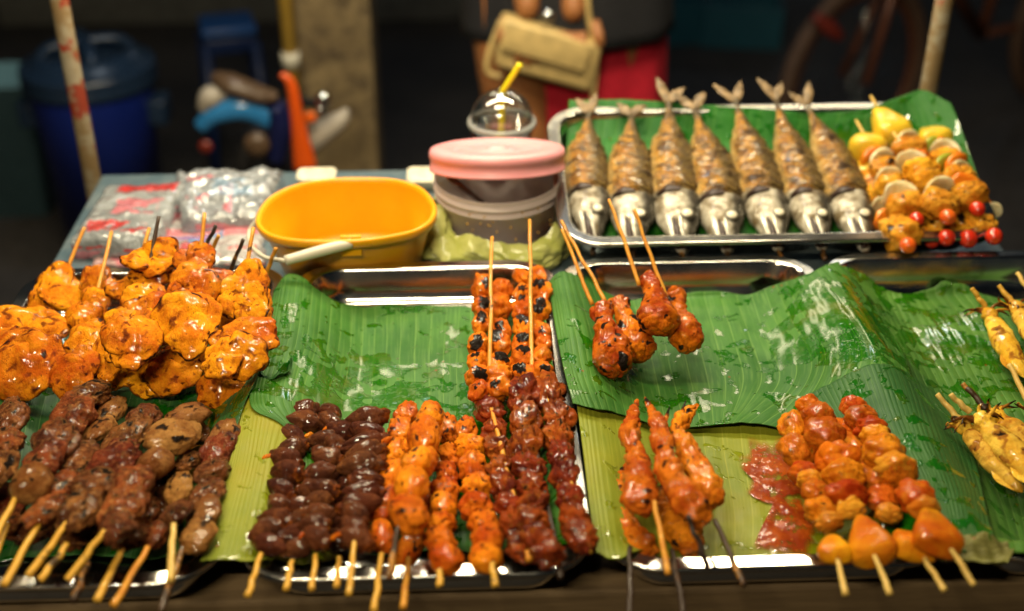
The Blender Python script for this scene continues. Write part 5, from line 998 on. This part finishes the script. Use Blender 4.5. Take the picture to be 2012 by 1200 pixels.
def skirt(z0, z1, r0_, r1_, cx, cy, mat, name, fl=.05, sy=.7):
    rg = []
    for k in range(nu):
        f = k/(nu-1); r_ = r0_+(r1_-r0_)*f; rr = r_*(1+fl*f*np.sin(th*9+1)); rg.append(np.column_stack([cx+rr*np.cos(th), cy+rr*np.sin(th)*sy, np.full(nv, z0+(z1-z0)*f)]))
    V = np.vstack(rg); o = mk(name, V, gridF(nu, nv, True), mat, pe); so2 = o.modifiers.new('thick', 'SOLIDIFY'); so2.thickness = .004; return o
skirt(.90, .34, .145, .155, xp+.045, yp_+.03, M['redcloth'], 'skirt', .06)
skirt(1.34, .70, .13, .180, xp+.02, yp_+.005, M['darkcloth'], 'top', .02)
V, F, ch = blobV((xp, yp_+.02, 1.52), I3, (.095, .105, .12), 4, amp=.05); mk('hair', V, F, M['hair'], pe)
for s in (-1, 1):
    V, F, ch = blobV((xp+s*.032, yp_-.098, 1.475), I3, (.012, .008, .007), 2, amp=0); mk('eye', V, F, M['hair'], pe)
V, F = tube([(xp, yp_-.10, 1.475), (xp, yp_-.122, 1.44), (xp, yp_-.105, 1.432)], np.array([.008, .014, .008]), n=10, m=12); mk('nose', V, F, M['skin'], pe)
V, F = tube([(xp-.022, yp_-.10, 1.405), (xp, yp_-.108, 1.403), (xp+.022, yp_-.10, 1.405)], np.array([.003, .007, .003]), n=8, m=10); mk('mouth', V, F, M['lampred'], pe)
ba = PY(1075, 100, 2.0); hb = thing('handbag', 'cream handbag with thin straps held in front of a red skirt', 'handbag', ba-np.array([0, 0, .06]))
TB = roty(math.radians(17)); kb2 = mpx(ba)
V, F = box(ba, (98*kb2, .028, 52*kb2), 0, .012, TB); V = V+.0025*fbm(V*25, 2)[:, None]*np.array([1, 1, 1]); V[:, 0] += (V[:, 2]-ba[2])*-.12; mk('bag_body', V, F, M['cream'], hb)
V, F = box(ba+TB @ np.array([-.01, -.037, .018]), (86*kb2, .004, 28*kb2), 0, .003, TB); mk('flap', V, F, M['cream'], hb)
for pts_ in ([(985, 40), (962, 100), (958, 140), (985, 150)], [(1150, -60), (1158, 40), (1170, 110), (1165, 195)]):
    V, F = tube([PY(a, b, 1.99) for a, b in pts_], .005, n=8, m=24); mk('strap', V, F, M['cream'], hb)
wc = PY(1076, 33, 1.97); V, F, ch = blobV(wc, I3, (.011, .006, .011), 3, amp=0, fine=0); mk('clasp', V, F, M['chrome'], hb)

# bicycle at the right
M['bike'] = simple('brown_red_enamel', (.16, .055, .03), .35, .2); M['tyre'] = simple('dusty_tyre', (.10, .055, .035), .8)
Wc = PY(1678, 150, 3.0); rW = .245; an_ = math.radians(33); bd = np.array([math.cos(an_), math.sin(an_), 0]); bw = np.array([-bd[1], bd[0], 0]); Wc[2] = rW+.02
bi = thing('bicycle', 'dark reddish bicycle standing in the gloom behind the fish tray', 'bicycle', (Wc[0], Wc[1], 0))
ZU = np.array([0, 0, 1.]); a = np.linspace(0, 2*np.pi, 49)
for off in (0, .92):
    c = Wc+bd*off; ring = lambda r_: c+np.outer(np.cos(a), bd)*r_+np.outer(np.sin(a), ZU)*r_
    V, F = tube(ring(rW), .020, n=12, m=96, up=bw, cap=False); wl = mk('wheel', V, F, M['tyre'], bi)
    V, F = tube(ring(rW-.028), .009, n=8, m=96, up=bw, cap=False); mk('rim', V, F, M['bike'], wl)
    V, F = join([tube([c+bw*.02*(1 if i % 2 else -1), c+(bd*math.cos(x)+ZU*math.sin(x))*(rW-.03)], .0012, n=5) for i, x in enumerate(np.linspace(0, 2*np.pi, 24, endpoint=False))]); mk('spokes', V, F, M['chrome'], wl)
hd_ = Wc+bd*.14+ZU*.36; bb_ = Wc+bd*.5+ZU*.02; st_ = Wc+bd*.58+ZU*.42; rw_ = Wc+bd*.92
for nm, A_, B_, r_ in (('fork', Wc+bw*.04, hd_, .012), ('fork', Wc-bw*.04, hd_, .012), ('down_tube', hd_, bb_, .018), ('top_tube', hd_+ZU*.0, st_-ZU*.04, .015), ('seat_tube', bb_, st_+ZU*.06, .015), ('chain_stay', bb_, rw_, .011), ('seat_stay', st_, rw_, .010), ('head_tube', hd_-ZU*.03, hd_+ZU*.16, .017)):
    V, F = tube([A_, B_], r_, n=12); mk(nm, V, F, M['bike'], bi)
V, F = tube([hd_+ZU*.16-bw*.28-bd*-.06, hd_+ZU*.18, hd_+ZU*.16+bw*.28+bd*.06], .012, n=10, m=20); mk('handlebar', V, F, M['mdark'], bi)
V, F = tube([st_+ZU*.08-bd*.13, st_+ZU*.09, st_+ZU*.08+bd*.1], np.array([.02, .05, .07]), np.array([.02, .025, .03]), n=14, m=20); mk('saddle', V, F, M['mdark'], bi)
V, F = tube([PY(1600, 30, 2.86), PY(1630, 55, 2.86), PY(1652, 74, 2.86)], np.array([.012, .02, .012]), n=12, m=14); mk('front_reflector', V, F, M['lampred'], bi)
# crate shapes put in for bluish reflections on the street further back
M['teal'] = plastic('teal_reflection', (.012, .10, .14), .5)
for px, py, rz, lab in ((1350, 70, .1, 'teal crate shape standing in for a bluish reflection, left of two'), (1452, 78, -.15, 'teal crate shape standing in for a bluish reflection, right of two')):
    c = P(px, py, .0); crt = thing('reflection_crate', lab, 'crate', c, 'teal reflection shapes behind the fish tray')
    for (dx, dy, hx, hy) in ((0, -.09, .13, .006), (0, .09, .13, .006), (-.124, 0, .006, .084), (.124, 0, .006, .084)):
        d = rotz(rz) @ np.array([dx, dy, .07]); V, F = box(c+d, (hx, hy, .07), rz, .003); mk('side', V, F, M['teal'], crt, smooth=False)
    V, F = box(c+[0, 0, .006], (.118, .084, .006), rz); mk('base', V, F, M['teal'], crt, smooth=False)
